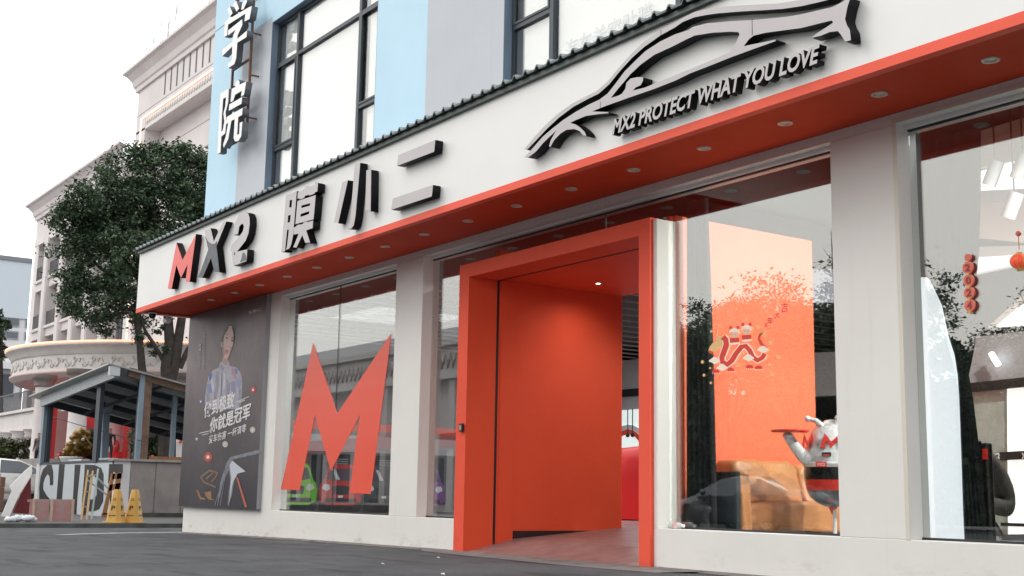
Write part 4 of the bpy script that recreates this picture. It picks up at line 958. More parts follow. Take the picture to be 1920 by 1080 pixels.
# curtains
CUR = mat('black curtain cloth', (.010, .011, .014), .85, noise=.5, nscale=3)
def curtain(name, label, pa_, pb_, z0, z1, folds, amp, lean=None, m=CUR, bottom=1.0):
    bvs = []; n = folds*10; rows = 14
    for r in range(rows+1):
        t = r/rows; z = z1+(z0-z1)*t
        for i in range(n+1):
            u = i/n; wd = 1 if lean is None else lean(t); x = pa_[0]+(pb_[0]-pa_[0])*(u*wd+(lean.off(t) if lean else 0)); y = pa_[1]+(pb_[1]-pa_[1])*u
            d = amp*math.sin(u*folds*2*PI+.5*math.sin(3*t)); bvs.append((x+.2*d, y+d, z))
    B_ = MB(); B_.add(bvs, [(r*(n+1)+i, r*(n+1)+i+1, (r+1)*(n+1)+i+1, (r+1)*(n+1)+i) for r in range(rows) for i in range(n)], 0, True)
    o = B_.build(name, m); md = o.modifiers.new('s', 'SOLIDIFY'); md.thickness = .006
    place(o, ((pa_[0]+pb_[0])/2, (pa_[1]+pb_[1])/2, z1)); return tag(o, label, 'curtain')
qa = at(1292, 700, 10.22); qb = at(1340, 700, 10.22)
class Ln:
    def __init__(s, wf, of): s.w, s.o = wf, of
    def __call__(s, t): return s.w(t)
    def off(s, t): return s.o(t)
curtain('curtain', 'black curtain gathered beside the orange wall in the sofa window', (qa[0], 10.22), (qb[0], 10.22), .40, 4.35, 5, .035, Ln(lambda t: .85+.35*t, lambda t: -.05-.12*t))
clo = MB(); q = at(1305, 950, 10.15)
clo.ball((q[0]-.02, 10.2, .60), .22, 16, 12, 0, (1.1, .6, 1.1)); o = clo.build('coat_heap', mat('black coat cloth', (.008, .008, .01), .5, bump=1, bscale=6))
for v in o.data.vertices: v.co += Vector((.03*math.sin(v.co.z*30), .02*math.sin(v.co.x*40), .02*math.sin(v.co.x*25)))
place(o, (q[0], 10.2, .36)); tag(o, 'heap of black cloth on the floor under the curtain', 'cloth')
def proj_y(px, z, y):        # picture row of height z on the plane y (for reading the curtain's edge)
    lo, hi = 100, 1200
    for _ in range(30):
        m_ = (lo+hi)/2
        if at(px, m_, y)[2] > z: lo = m_
        else: hi = m_
    return lo
# right window curtain: swept aside and tied
B_ = MB(); n = 40
lv = [(4.38, 1700, 1842, 0), (3.6, 1708, 1838, 0), (3.1, 1722, 1836, 0), (2.95, 1745, 1835, 0), (2.7, 1766, 1834, 0), (2.4, 1778, 1828, 0), (2.2, 1790, 1822, 0), (2.0, 1798, 1814, 0), (1.8, 1800, 1822, 0), (1.4, 1802, 1832, 0), (1.0, 1804, 1840, 0), (.7, 1806, 1846, 0), (.4, 1809, 1850, 0)]
vs_ = []
for z, pa_, pb_, y in lv:
    y = 10.30; qy = proj_y(1790, z, y)
    A_, C_ = at(pa_, qy, y)[0], at(pb_, qy, y)[0]
    for i in range(n+1):
        u = i/n; vs_.append((A_+(C_-A_)*u, y+.028*math.sin(u*(9+2*math.sin(z))*PI), z))
B_.add(vs_, [(r*(n+1)+i, r*(n+1)+i+1, (r+1)*(n+1)+i+1, (r+1)*(n+1)+i) for r in range(len(lv)-1) for i in range(n)], 0, True)
o = B_.build('curtain', CUR); md = o.modifiers.new('s', 'SOLIDIFY'); md.thickness = .006; place(o, (-7.2, 10.6, 4.35)); tag(o, 'black curtain tied back beside the white column in the right window', 'curtain')
# waiter statue: silver dome figure on a pole (plain stand-in)
SIL = mat('silver lacquer', (.70, .72, .74), .22, metal=.25, coat=.4); SRED = mat('glossy red lacquer', (.62, .03, .02), .18, coat=.6); SBLK = mat('glossy black lacquer', (.012, .012, .014), .12)
stx, sty = at(1560, 880, 11.3)[0], 11.3
sv = empty('waiter_statue', 'silver dome headed waiter statue carrying a red tray in front of the sofa', 'statue', (stx, sty, .12))
r0 = .315
b = MB(); b.lathe((0, 0, 1.12), [(r0*math.cos(t), .49*max(0, math.sin(t)) if t > 0 else 0) for t in np.linspace(0, PI/2, 14)], 36); b.build('head', SIL, sv)
b = MB(); b.lathe((0, 0, 0), [(.315, 1.06), (.32, 1.07), (.335, 1.09), (.335, 1.11), (.316, 1.12)], 36); b.build('collar', mat('pale silver', (.75, .76, .78), .2, metal=.3), sv)
b = MB(); b.lathe((0, 0, 0), [(.312, .92), (.318, 1.0), (.315, 1.06)], 36); b.build('black_band', SBLK, sv)
b = MB(); b.lathe((0, 0, 0), [(.290, .80), (.303, .86), (.312, .92)], 36); b.build('red_band', SRED, sv)
b = MB(); b.lathe((0, 0, 0), [(0, .61), (.09, .62), (.18, .66), (.25, .72), (.29, .80)], 36); b.build('belly', mat('dark silver', (.12, .14, .16), .15, metal=.7), sv)
b = MB(); b.lathe((0, 0, 0), [(.0, .50), (.03, .57), (.055, .62)], 12); b.build('tip', SRED, sv)
b = MB(); b.tube([(.02, 0, .24), (.02, 0, .6)], .022, 12); b.lathe((.02, 0, .24), [(0, .02), (.2, .015), (.2, 0)], 20); b.build('stand', mat('stand white', (.7, .7, .72), .3), sv)
fd = np.array([-ray(1540, 880)[0], -ray(1540, 880)[1], 0]); fd /= np.linalg.norm(fd); rt = np.array([-fd[1], fd[0], 0])    # fd: towards the street; rt: to its own side
rt = np.array([fd[1]*-1, fd[0], 0]); rt = -rt if rt[0] < 0 else rt
def sp_(r, f, z): return rt*r+fd*f+np.array([0, 0, z])
for s_, nm in ((-1, 'antenna'), (1, 'antenna')):
    b = MB(); x0_ = -.19 if s_ < 0 else .03
    p0_, p1_, p2_ = sp_(-.10 if s_ < 0 else .02, .12, 1.53 if s_ < 0 else 1.44), sp_(-.17 if s_ < 0 else .05, .13, 1.59 if s_ < 0 else 1.53), sp_(-.26 if s_ < 0 else .08, .13, 1.61 if s_ < 0 else 1.62)
    b.tube([p0_, p1_, p2_], [.038, .03, .026], 12); b.ball(p2_, .038, 12, 8); b.build('antenna', SIL, sv)
b = MB(); b.tube([sp_(-.20, .12, 1.12), sp_(-.31, .16, 1.17), sp_(-.40, .2, 1.28), sp_(-.48, .25, 1.40)], [.075, .075, .065, .055], 14); b.ball(sp_(-.48, .25, 1.41), .06, 12, 8, 0, (1.2, 1, .6)); b.build('arm', SIL, sv)
b = MB(); tc_ = sp_(-.46, .25, 1.455); b.lathe(tc_, [(0, -.012), (.20, -.012), (.215, .0), (.215, .018), (.20, .008), (0, .008)], 32, 0); b.build('tray', SRED, sv)
Ms = [(0, 0), (.20, 1), (.48, .42), (.86, 1.05), (1, 0), (.78, 0), (.76, .55), (.45, .0), (.24, .5), (.22, 0)]
for k, (u0, wd) in enumerate(((-.33, .14), (-.13, .27))):
    zz = 1.27; hh = .17; ff = .20 if k == 0 else .31
    poly = [(u0+a_*wd, zz+c_*hh) for a_, c_ in Ms]
    t_ = outline('eye_letter', [poly], 0, .05, SRED)
    for v in t_.data.vertices:
        q_ = sp_(v.co.x, ff-v.co.y*(1 if k else 1)+(.0), v.co.z); v.co = Vector(q_)
    t_.parent = sv
b = MB(); q_ = sp_(-.06, .305, 1.20); b.obox(q_, rt*.05, fd*.02, (0, 0, .022)); b.build('mouth', SBLK, sv)
b = MB(); q_ = sp_(-.06, .315, 1.19); b.obox(q_, rt*.035, fd*.016, (0, 0, .008)); b.build('tongue', SRED, sv)
b = MB(); q_ = sp_(-.12, .30, 1.088); b.obox(q_, rt*.06, fd*.04, (0, 0, .03)); bdg = b.build('badge', SRED, sv)
tm = text_at('badge_text', 'MX2', 0, 1, 0, 1, 0, .01, STEELW, fn=lambda u, v, d: sp_(-.16+.08*u, .342+.002*d, 1.07+.033*v)); tm.parent = sv
# lantern string and lantern behind the right window
def facing_disc(c, r, m, parent, name, th=.02, seg=24):
    b = MB(); b.add([(c[0]+r*math.cos(t), c[1]-th/2, c[2]+r*math.sin(t)) for t in np.linspace(0, 2*PI, seg, endpoint=False)]+[(c[0]+r*math.cos(t), c[1]+th/2, c[2]+r*math.sin(t)) for t in np.linspace(0, 2*PI, seg, endpoint=False)],
        [tuple(range(seg)), tuple(range(2*seg-1, seg-1, -1))]+[(i, (i+1) % seg, (i+1) % seg+seg, i+seg) for i in range(seg)], 0); o = b.build(name, m); return under(parent, o)
LRD = mat('lantern coral', (.75, .16, .11), .5); LBR = mat('lantern brown line', (.28, .05, .04), .5); LGD = mat('lantern gold', (.65, .42, .12), .35)
ty = 9.905; tq = at(1817, 485, ty)
sg = empty('number_string', 'hanging string of four coral discs reading 2024 in the right window', 'decoration', (tq[0], ty, 4.3))
b = MB(); b.box(tq[0]-.002, tq[0]+.002, ty+.012, ty+.016, at(1819, 582, ty)[2], at(1815, 480, ty)[2]); under(sg, b.build('cord', LBR))
b_ = facing_disc(at(1815.5, 483, ty), .035, LRD, sg, 'top_bead')
for (px, py, ch) in ((1815.5, 502, '2'), (1817, 526, '0'), (1818, 549, '2'), (1819, 573, '4')):
    c_ = at(px, py, ty); facing_disc(c_, .056, LRD, sg, 'disc')
    facing_disc((c_[0], ty-.002, c_[2]-.062), .014, LGD, sg, 'gold_knot', .03, 10)
    under(sg, text_at('numeral', ch, c_[0]-.026, c_[0]+.026, c_[2]-.034, c_[2]+.034, ty-.016, ty-.011, LBR, bold=.02))
LYY = 9.84; lt = at(1912, 490, LYY); le = empty('lantern', 'small round red paper lantern hanging in the right window', 'lantern', (lt[0], LYY, lt[2]+.12))
RLAN = mat('red lantern paper', (.80, .06, .03), .5, emit=(1, .12, .05), estr=.25)
b = MB()
b.ball((lt[0], LYY, lt[2]), .08, 24, 12, 0, (1, 1, .85)); under(le, b.build('lantern_body', RLAN))
for k in range(10):
    b = MB(); a_ = k*PI/5
    b.tube([(lt[0]+.082*math.sin(t)*math.cos(a_), LYY+.082*math.sin(t)*math.sin(a_), lt[2]+.07*math.cos(t)) for t in np.linspace(.15, PI-.15, 9)], .003, 4); under(le, b.build('rib', LGD))
b = MB(); b.lathe((lt[0], LYY, lt[2]), [(.0, .08), (.03, .08), (.03, .058)], 14); b.lathe((lt[0], LYY, lt[2]), [(.03, -.058), (.03, -.085), (0, -.085)], 14); under(le, b.build('cap', LGD))
b = MB(); b.tube([(lt[0], LYY, lt[2]+.1), (lt[0], LYY, lt[2]+.24)], .004, 5); b.ball((lt[0], LYY, lt[2]+.25), .025, 10, 6); under(le, b.build('cord', LRD))
# bollard stands and the person behind them
for i, (px, zt_, nm) in enumerate(((1834, 1.40, 'front dark rounded stand nearest the curtain in the right window'), (1853, 1.38, 'dark rounded stand with a red square near its top'))):
    q = at(px, 930, 10.55+.12*i); e = empty('dark_stand', nm, 'stand', (q[0], 10.55+.12*i, .36))
    b = MB(); b.lathe((0, 0, 0), [(.055, 0), (.055, zt_-.38), (.045, zt_-.365), (0, zt_-.36)], 20); b.build('post', mat('brown black lacquer', (.02, .014, .013), .25), e)
    b = MB(); b.lathe((0, 0, 0), [(.1, 0), (.1, .02), (.056, .03)], 20); b.build('foot', DIM, e)
    if i: b = MB(); b.box(-.045, .045, -.062, -.045, .86, .96); b.build('red_square', mat('red label', (.75, .03, .03), .4, emit=(1, .05, .04), estr=.3), e)
q = at(1868, 930, 12.0)
person('person', 'person in dark quilted jacket crouching behind the dark stands', dict(pelvis=(.0, .14, .34), waist=(0, .10, .50), chest=(0, -.04, .76), neck=(0, -.20, .92), head=(0, -.30, .98), crown=(0, -.37, 1.03),
    shl=(-.2, -.07, .84), ell=(-.25, -.18, .60), wrl=(-.18, -.40, .58), hal=(-.14, -.48, .58), shr=(.2, -.07, .84), elr=(.25, -.18, .60), wrr=(.18, -.40, .58), har=(.14, -.48, .58),
    hil=(-.1, .10, .34), knl=(-.15, -.28, .47), anl=(-.13, .02, .09), tol=(-.14, -.15, .04), hir=(.1, .10, .34), knr=(.15, -.28, .47), anr=(.13, .02, .09), tor=(.14, -.15, .04)), (q[0], 12.0, .36), -PI/2+.5, (.045, .033, .03), (.06, .055, .05), shoes=(.6, .55, .52), scale=1.12, bulk=1.45)
# track lights
for i, (px, py) in enumerate(((1861, 325), (1897, 385), (1913, 312))):
    q = at(px, py, 13.2); e = empty('spotlight', ['left grey cylinder spotlight on the ceiling track in the right window', 'lower grey cylinder spotlight in front of the beige bulkhead', 'grey cylinder spotlight cut by the right edge of the picture'][i], 'spotlight', tuple(q))
    b = MB(); b.tube([(-.06, 0, -.14), (.08, 0, .14)], .085, 18); b.build('lamp_head', mat('spot grey', (.30, .30, .31), .4), e)
    b = MB(); b.tube([(.04, 0, .1), (.04, 0, 5.6-q[2])], .012, 8); b.build('stem', DIM, e)
# red covered car deep in the shop, seen through the door
cc = (-18.9, 17.2, .36)
parts, *_ = car_meshes(mat('red satin cover', (.70, .012, .012), .38, bump=1., bscale=4), 'covered'); me = parts[0][1]
e = empty('covered_car', 'car under a bright red satin cover inside the shop', 'car', cc, rz=.5)
cv = MB(); 
rows = []
for x, hz, hw in [(-2.4, .05, .95), (-2.3, .75, .9), (-1.9, 1.1, .88), (-1.2, 1.4, .8), (-.3, 1.5, .78), (.5, 1.42, .8), (1.1, 1.1, .88), (1.7, .95, .9), (2.25, .7, .88), (2.4, .05, .95)]:
    r_ = []
    for j in range(29):
        t = -1+2*j/28; zz = hz*(1-abs(t)**5); yy = hw*1.06*np.sign(t)*min(1, abs(t)*1.35)*(1+.03*math.sin(j*2.3+x*3)*(abs(t) > .6)); r_.append((x+.03*math.sin(j*1.7), yy+(.1*(abs(t)-.75) if abs(t) > .75 else 0)*np.sign(t), max(.02, zz if abs(t) < .74 else hz*(1-.74**5)*(1-(abs(t)-.74)/.26))))
    rows.append(r_)
cv.add([p for r in rows for p in r], [(i*29+j, i*29+j+1, (i+1)*29+j+1, (i+1)*29+j) for i in range(len(rows)-1) for j in range(28)], 0, True)
cv.build('cover', mat('red satin cover', (.70, .012, .012)), e)
b = MB()
for x in (-1.42, 1.38):
    for s_ in (-1, 1): b.lathe((x, s_*.8, .3), [(0, -.3), (.25, -.3), (.3, -.2), (.3, 0)], 16)
b.build('wheel', DIM, e)
# car picture boards along the inner left wall (seen through the big M)
def car_front(bd, cx, cz, s_, m, y):    # front view of a small car, flat print on a board facing +x ; u along y
    def fn(poly, mm, k):
        q_ = [(bd+.002*k, cx-a_*s_, cz+c_*s_) for a_, c_ in poly]; B_ = MB(); B_.add(q_, [tuple(range(len(q_)))]); return B_
    lt_ = mat('pale print tint', (.55, .6, .62), .3)
    shapes = [([(-.52, .02), (-.54, .30), (-.50, .44), (-.43, .52), (-.33, .80), (-.25, .87), (.25, .87), (.33, .80), (.43, .52), (.50, .44), (.54, .30), (.52, .02), (.40, -.04), (-.40, -.04)], m, 1, 'print_car'),
              ([(-.37, .54), (-.28, .78), (.28, .78), (.37, .54), (.2, .51), (-.2, .51)], WGLASS, 2, 'print_windscreen'), ([(.02, .53), (.16, .77), (.24, .77), (.12, .53)], lt_, 3, 'print_glare'),
              ([(-.47, .33), (-.42, .43), (-.30, .42), (-.26, .33), (-.34, .27)], STEELW, 2, 'print_lamp'), ([(.47, .33), (.42, .43), (.30, .42), (.26, .33), (.34, .27)], STEELW, 2, 'print_lamp'),
              ([(-.20, .20), (-.23, .36), (-.1, .40), (.1, .40), (.23, .36), (.20, .20)], DIM, 2, 'print_grille'), ([(-.42, .02), (-.38, .12), (.38, .12), (.42, .02)], DIM, 2, 'print_bumper'),
              ([(-.53, .05), (-.53, -.12), (-.36, -.12), (-.36, -.02)], DIM, 3, 'print_wheel'), ([(.53, .05), (.53, -.12), (.36, -.12), (.36, -.02)], DIM, 3, 'print_wheel'), ([(-.06, .13), (-.06, .18), (.06, .18), (.06, .13)], STEELW, 3, 'print_plate')]
    return [(n_, fn(p_, mm, k), mm) for p_, mm, k, n_ in shapes]
CARC = [('purple', (.16, .05, .32)), ('lime green', (.22, .65, .03)), ('red', (.55, .015, .012)), ('dark grey', (.05, .07, .07)), ('violet', (.22, .06, .30))]
BDM = mat('dark display board', (.012, .014, .016), .35)
for i, (cn, cc_) in enumerate(CARC):
    yc = 10.98+1.12*i+(0 if i < 1 else .0)
    xw = XL+.44
    e = empty('display_board', 'dark display board with a %s car picture behind the M window' % cn, 'display board', (xw, yc, .36), 'car display boards on the left inner wall')
    b = MB(); b.box(xw-.03, xw, yc-.50, yc+.50, .40, 1.66); under(e, b.build('board', BDM))
    for n_, B_, mm in car_front(xw+.001, yc, .56, 1.0, mat('print '+cn, cc_, .4), 0): under(e, B_.build(n_, mm))
    b = MB(); b.box(xw-.2, xw+.12, yc-.3, yc+.3, .36, .385); under(e, b.build('foot', DIM))
    b = MB()
    for r in range(3): b.box(xw+.0005, xw+.002, yc-.16, yc+.16, 1.44+.05*r, 1.46+.05*r)
    under(e, b.build('print_text', mat('dim print', (.32, .31, .32), .5)))

# interior lamps: door passage downlight, shop ceiling lamps, spots and added fill spots
q = atz(1122, 532, PZ-.18)
e = empty('passage_downlight', 'lit round downlight in the coral passage ceiling', 'lamp', (q[0], q[1], PZ-.17))
b = MB(); b.lathe((0, 0, 0), [(.06, 0), (.06, -.012), (.042, -.012), (.04, .0)], 18); b.build('ring', RING, e)
b = MB(); b.lathe((0, 0, 0), [(.04, -.004), (0, -.006)], 18); b.build('lens', mat('lit lens', (1, 1, 1), .5, emit=(1, .93, .8), estr=25), e)
lamp('SPOT', 'passage_spot', (q[0], q[1], PZ-.2), 42, (1, .90, .80), (q[0]-.25, q[1]+.1, .3), spot_size=2.7, spot_blend=1, shadow_soft_size=.08)
lamp('SPOT', 'sofa_spot', (-6.0, 12.4, 4.9), 1500, (1, .95, .88), (-11.0, 11.9, 1.6), spot_size=1.5, spot_blend=.7, shadow_soft_size=.06)
lamp('SPOT', 'sofa_spot', (-6.4, 10.9, 4.2), 520, (1, .95, .88), (-11.0, 11.8, 1.8), spot_size=1.3, spot_blend=.8, shadow_soft_size=.08)
lamp('SPOT', 'sofa_spot', (-7.2, 13.4, 4.6), 520, (1, .96, .9), (-10.6, 12.0, .8), spot_size=.8, spot_blend=.6, shadow_soft_size=.05)  # extra spot, added to brighten the sofa
lamp('SPOT', 'passage_fill_spot', (-12.4, 14.2, 4.3), 210, (1, .95, .88), (-15, 11.2, .9), spot_size=1.0, spot_blend=.9, shadow_soft_size=.2)  # unseen fill lamp, added to even out the darker passage wall
lamp('AREA', 'ceiling_lamp', (-5.5, 12.2, 5.5), 160, (.97, .98, 1), (-5.5, 12.2, 0), size=3)
lamp('AREA', 'ceiling_lamp', (-20, 17, 4.2), 130, (.97, .98, 1), (-20, 17, 0), size=5)
lamp('AREA', 'ceiling_lamp', (-21, 12, 4.2), 170, (.97, .98, 1), (-21, 12, 0), size=2)

# ================================================================== FOLIAGE
def leaf_mat(name, a, b_, rough=.55):
    m = bpy.data.materials.new(name); m.use_nodes = True; MATS[name] = m; n = m.node_tree.nodes; l = m.node_tree.links; p = n['Principled BSDF']
    g_ = n.new('ShaderNodeNewGeometry'); r = n.new('ShaderNodeValToRGB'); r.color_ramp.elements[0].color = tuple(a)+(1,); r.color_ramp.elements[1].color = tuple(b_)+(1,)
    l.new(g_.outputs['Random Per Island'], r.inputs[0]); l.new(r.outputs[0], p.inputs['Base Color']); p.inputs['Roughness'].default_value = rough
    p.inputs['Specular IOR Level'].default_value = .4
    return m
LEAF = leaf_mat('dark evergreen leaf', (.018, .038, .022), (.11, .165, .09))
LEAF2 = leaf_mat('hedge leaf', (.02, .04, .012), (.10, .13, .05))
BARK = mat('dark bark', (.045, .036, .032), .9, noise=.5, nscale=6, bump=.8, bscale=14)
def leaves(name, centers, radii, n, size, m, parent=None, squash=.85, shell=.45, seed=1):
    r = np.random.default_rng(seed); c = np.array(centers, float); R_ = np.array(radii, float)
    wgt = R_**2.2; idx = r.choice(len(c), n, p=wgt/wgt.sum())
    d = r.normal(size=(n, 3)); d /= np.linalg.norm(d, axis=1)[:, None]
    rad = (shell+(1-shell)*r.random(n)**.7)*R_[idx]*(1+.16*r.normal(size=n))
    # clumps: pull points toward sub cluster centres so gaps open between them
    ncl = max(6, n//95); cl_i = r.choice(len(c), ncl, p=wgt/wgt.sum()); cd = r.normal(size=(ncl, 3)); cd /= np.linalg.norm(cd, axis=1)[:, None]
    clp = c[cl_i]+cd*((.55+.5*r.random(ncl))*R_[cl_i])[:, None]*np.array([1, 1, squash])
    p1 = c[idx]+d*rad[:, None]*np.array([1, 1, squash])
    k = r.integers(0, ncl, n); use = r.random(n) < .90
    pc = clp[k]+r.normal(size=(n, 3))*np.array([.26, .26, .17])*(np.median(R_)/1.3)
    pos = np.where(use[:, None], pc, p1)
    nr = r.normal(size=(n, 3)); nr[:, 2] = np.abs(nr[:, 2])+.5; nr /= np.linalg.norm(nr, axis=1)[:, None]
    a = np.cross(nr, r.normal(size=(n, 3))); a /= np.linalg.norm(a, axis=1)[:, None]; b_ = np.cross(nr, a)
    s_ = size*(.6+.8*r.random(n))[:, None]
    v = np.stack([pos-a*s_, pos-b_*s_*.45+nr*s_*.12, pos+a*s_, pos+b_*s_*.45+nr*s_*.12], 1).reshape(-1, 3)
    me = bpy.data.meshes.new(name); me.vertices.add(4*n); me.vertices.foreach_set('co', v.ravel()); me.loops.add(4*n); me.loops.foreach_set('vertex_index', np.arange(4*n))
    me.polygons.add(n); me.polygons.foreach_set('loop_start', np.arange(0, 4*n, 4)); me.polygons.foreach_set('loop_total', np.full(n, 4)); me.update(); me.validate(); me.materials.append(m)
    return link(name, me, parent)

# --- the big camphor tree beside the round canopy
TD = 51.0
tb = atd(312, 830, TD); tbase = (tb[0], tb[1], 1.0)
tree = empty('street_tree', 'large dark evergreen street tree behind the timber and steel pavilion', 'tree', (tb[0], tb[1], 0.0))
def T(px, py, dd=0.): return atd(px, py, TD+dd)
lob = [(300, 320, 62, 0), (355, 330, 58, 1), (245, 330, 60, 0), (200, 360, 58, -1), (165, 400, 52, 0), (128, 412, 34, 0), (230, 400, 75, 1), (300, 400, 85, 0), (350, 420, 75, 1), (180, 450, 55, 1), (140, 470, 40, 0),
       (200, 500, 52, 0), (255, 480, 68, -1), (310, 480, 70, 0), (158, 545, 38, 0), (205, 560, 42, 0), (240, 560, 36, 1), (140, 580, 22, 0), (185, 595, 22, 0), (300, 560, 30, 1), (102, 420, 18, 0), (150, 560, 40, 0), (130, 520, 30, 0), (190, 610, 22, 1), (225, 600, 26, 1), (120, 590, 14, 0), (260, 610, 22, 2), (330, 540, 40, 1), (275, 290, 32, 0), (335, 285, 34, 0), (390, 380, 50, 0), (400, 320, 40, 1)]
k_ = TD/FPX
leaves('crown', [T(px, py, dd) for px, py, r, dd in lob], [r*k_*1.02 for _, _, r, _ in lob], 66000, .085, LEAF, None, seed=3)
cr = bpy.data.objects['crown']; under(tree, cr)
lob2 = [(258, 590, 14, 0), (290, 610, 12, 0), (268, 640, 13, 0), (300, 655, 12, 0), (245, 640, 9, 0), (350, 615, 7, 0), (355, 640, 6, 0), (255, 560, 16, 0), (320, 590, 12, 0)]
o = leaves('inner_twigs', [T(px, py, dd) for px, py, r, dd in lob2], [r*k_*1.5 for _, _, r, _ in lob2], 1500, .085, LEAF, None, seed=5); under(tree, o)
b = MB()
def limb(lst, r0, r1, seg=9):
    q_ = [T(*p) for p in lst]; n = len(q_); b.tube(q_, [r0+(r1-r0)*i/(n-1) for i in range(n)], seg, 0)
limb([(312, 905), (313, 850), (314, 780), (316, 720)], .36, .32, 12)
limb([(316, 725), (312, 690), (318, 640), (314, 580), (300, 500), (292, 420), (285, 350)], .27, .08)
limb([(318, 722), (328, 680), (337, 620), (345, 570), (350, 500), (352, 420), (348, 340)], .24, .07)
limb([(337, 690), (350, 660), (362, 640), (375, 600), (388, 540)], .12, .05)
limb([(315, 690), (300, 665), (285, 640), (272, 620), (262, 590)], .10, .05)
limb([(285, 820), (275, 740), (266, 690), (262, 640), (256, 600), (262, 560), (258, 500), (240, 440)], .20, .06)
limb([(258, 560), (235, 545), (210, 520), (185, 500), (160, 470), (130, 440)], .10, .03)
limb([(262, 590), (240, 578), (222, 590), (205, 585), (180, 590)], .05, .02)
limb([(300, 500), (270, 440), (240, 400), (200, 380), (160, 390)], .12, .03); limb([(350, 480), (370, 430), (388, 380)], .09, .03)
under(tree, b.build('trunk', BARK))

# ================================================================== HOTEL WITH ROUND PORTICO
HY = 22.0
hot = empty('hotel_building', 'tall pale stone hotel with cornice, slit windows and columned bays behind the tree', 'building', (-70, HY, 0))
def hp(o): return under(hot, o)
hx = lambda px, py: at(px, py, HY)[0]
# low wing
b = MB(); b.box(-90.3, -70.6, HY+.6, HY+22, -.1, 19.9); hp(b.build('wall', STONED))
CORN = [(0, 0), (.12, 0), (.14, .22), (.22, .30), (.30, .62), (.55, .95), (.72, 1.05), (.72, 1.18), (0, 1.18)]
def cornice(x0, x1, z, y, s=1., ends=True, m=STONE):
    b = MB(); n = len(CORN)
    vs_ = [(x0-d*s, y-d*s, z+h*s) for d, h in CORN]+[(x1+(d*s if ends else 0), y-d*s, z+h*s) for d, h in CORN]+[(x0-d*s, y+8, z+h*s) for d, h in CORN]
    fs = [(i, i+1, n+i+1, n+i) for i in range(n-1)]+[(2*n+i, 2*n+i+1, i+1, i) for i in range(n-1)]
    b.add(vs_, fs); return hp(b.build('cornice', m))
cornice(-90.5, -71.0, 19.5, HY, 1.)
b = MB(); b.box(-90.5, -71.0, HY, HY+.6, 17.9, 19.5); b.box(-90.5, -71.0, HY-.06, HY+.0, 17.6, 17.9); hp(b.build('frieze_band', STONE))
b = MB(); b.box(-90.5, -90.25, HY+.0, HY+20, 0, 17.6); b.box(-90.25, -89.4, HY, HY+.6, 0, 17.6); hp(b.build('corner_pier', STONE))
bays = [(-89.4, -87.0), (-86.0, -83.1), (-82.2, -79.9), (-79.0, -76.9), (-76.0, -73.6), (-72.7, -71.0)]
for i, (a_, c_) in enumerate(bays):
    if i < 5: b = MB(); b.box(c_, bays[i+1][0], HY-.18, HY+.6, 0, 17.6, 0); b.box(c_+.1, bays[i+1][0]-.1, HY-.24, HY-.18, 5, 17.0, 0); b.box(c_-.06, bays[i+1][0]+.06, HY-.28, HY-.18, 17.0, 17.6); hp(b.build('pilaster', STONE))
    for z0, z1 in ((14.9, 17.5), (11.5, 14.2), (8.1, 10.8), (4.6, 7.4)):
        b = MB(); b.box(a_, c_, HY+.0, HY+.6, z1, z1+(.8 if z1 < 17 else .1)); b.box(a_-.05, c_+.05, HY-.14, HY, z1+.55 if z1 < 17 else z1, z1+.72 if z1 < 17 else z1+.08); hp(b.build('spandrel', STONE))
        w0, w1 = (a_+.35, c_-.35)
        f = MB(); f.box(w0, w1, HY+.52, HY+.58, z0, z1-.15); f = hp(f.build('window', FRAMEM))
        for u in range(2):
            m_ = w0+(w1-w0)*u/2; g_ = MB(); g_.box(m_+.05, w0+(w1-w0)*(u+1)/2-.05, HY+.50, HY+.519, z0+.06, z1-.21); g_ = g_.build('pane', WGLASS); g_.parent = f
        r_ = MB(); r_.box(a_, c_, HY-.02, HY+.02, z0+.95, z0+1.0)
        for u in range(int((c_-a_)/.16)): r_.box(a_+.16*u, a_+.16*u+.025, HY-.01, HY+.01, z0, z0+.95)
        r_ = hp(r_.build('balcony_railing', mat('dark iron railing', (.04, .05, .06), .5)))
    if i == 4:
        ac = MB(); ac.box(a_+.3, a_+1.3, HY+.05, HY+.45, 8.2, 9.4); ac = hp(ac.build('air_conditioner', STEELW)); fg = MB(); fg.lathe((0, 0, 0), [(0, .01), (.36, .01), (.40, 0)], 20); fgm = fg.mesh('fan_grille', DIM); fgm.transform(Matrix.Rotation(PI/2, 4, 'X')); f_ = link('fan_grille', fgm, ac); f_.location = (a_+.75, HY+.04, 8.8)
# tall block
b = MB(); b.box(-69.6, -46, HY+.9, HY+22, -.1, 23.9); hp(b.build('wall', STONE))
b = MB(); b.box(-69.6, -46, HY, HY+.9, 21.75, 23.9); b.box(-69.6, -68.05, HY, HY+.9, 0, 21.75); b.box(-69.6, -46, HY, HY+.9, 20.98, 21.1)
hp(b.build('tall_wall', STONE))
b = MB(); b.box(-68.05, -46, HY+.03, HY+.9, 21.1, 21.75)
for k in range(60):
    x = -67.8+.36*k; b.ball((x, HY+.02, 21.42), .2, 6, 5, 0, (.8, .25, 1))
hp(b.build('carved_band', STONE2))
cornice(-69.7, -46, 23.55, HY, 1.05)
b = MB(); b.box(-69.7, -46, HY-.012, HY-.001, 23.70-.1, 23.66); b.box(-69.7, -46, HY-.008, HY-.001, 22.05, 22.08); hp(b.build('joint_line', mat('stone joint', (.22, .20, .2), .8)))
for k in range(14):
    x = -65.1+.93*k; b = MB(); b.box(x-.09, x+.09, HY-.012, HY+.02, 22.26, 23.6-.07); hp(b.build('slit_window', mat('dark slit', (.10, .10, .11), .7)))  # narrow dark slit windows
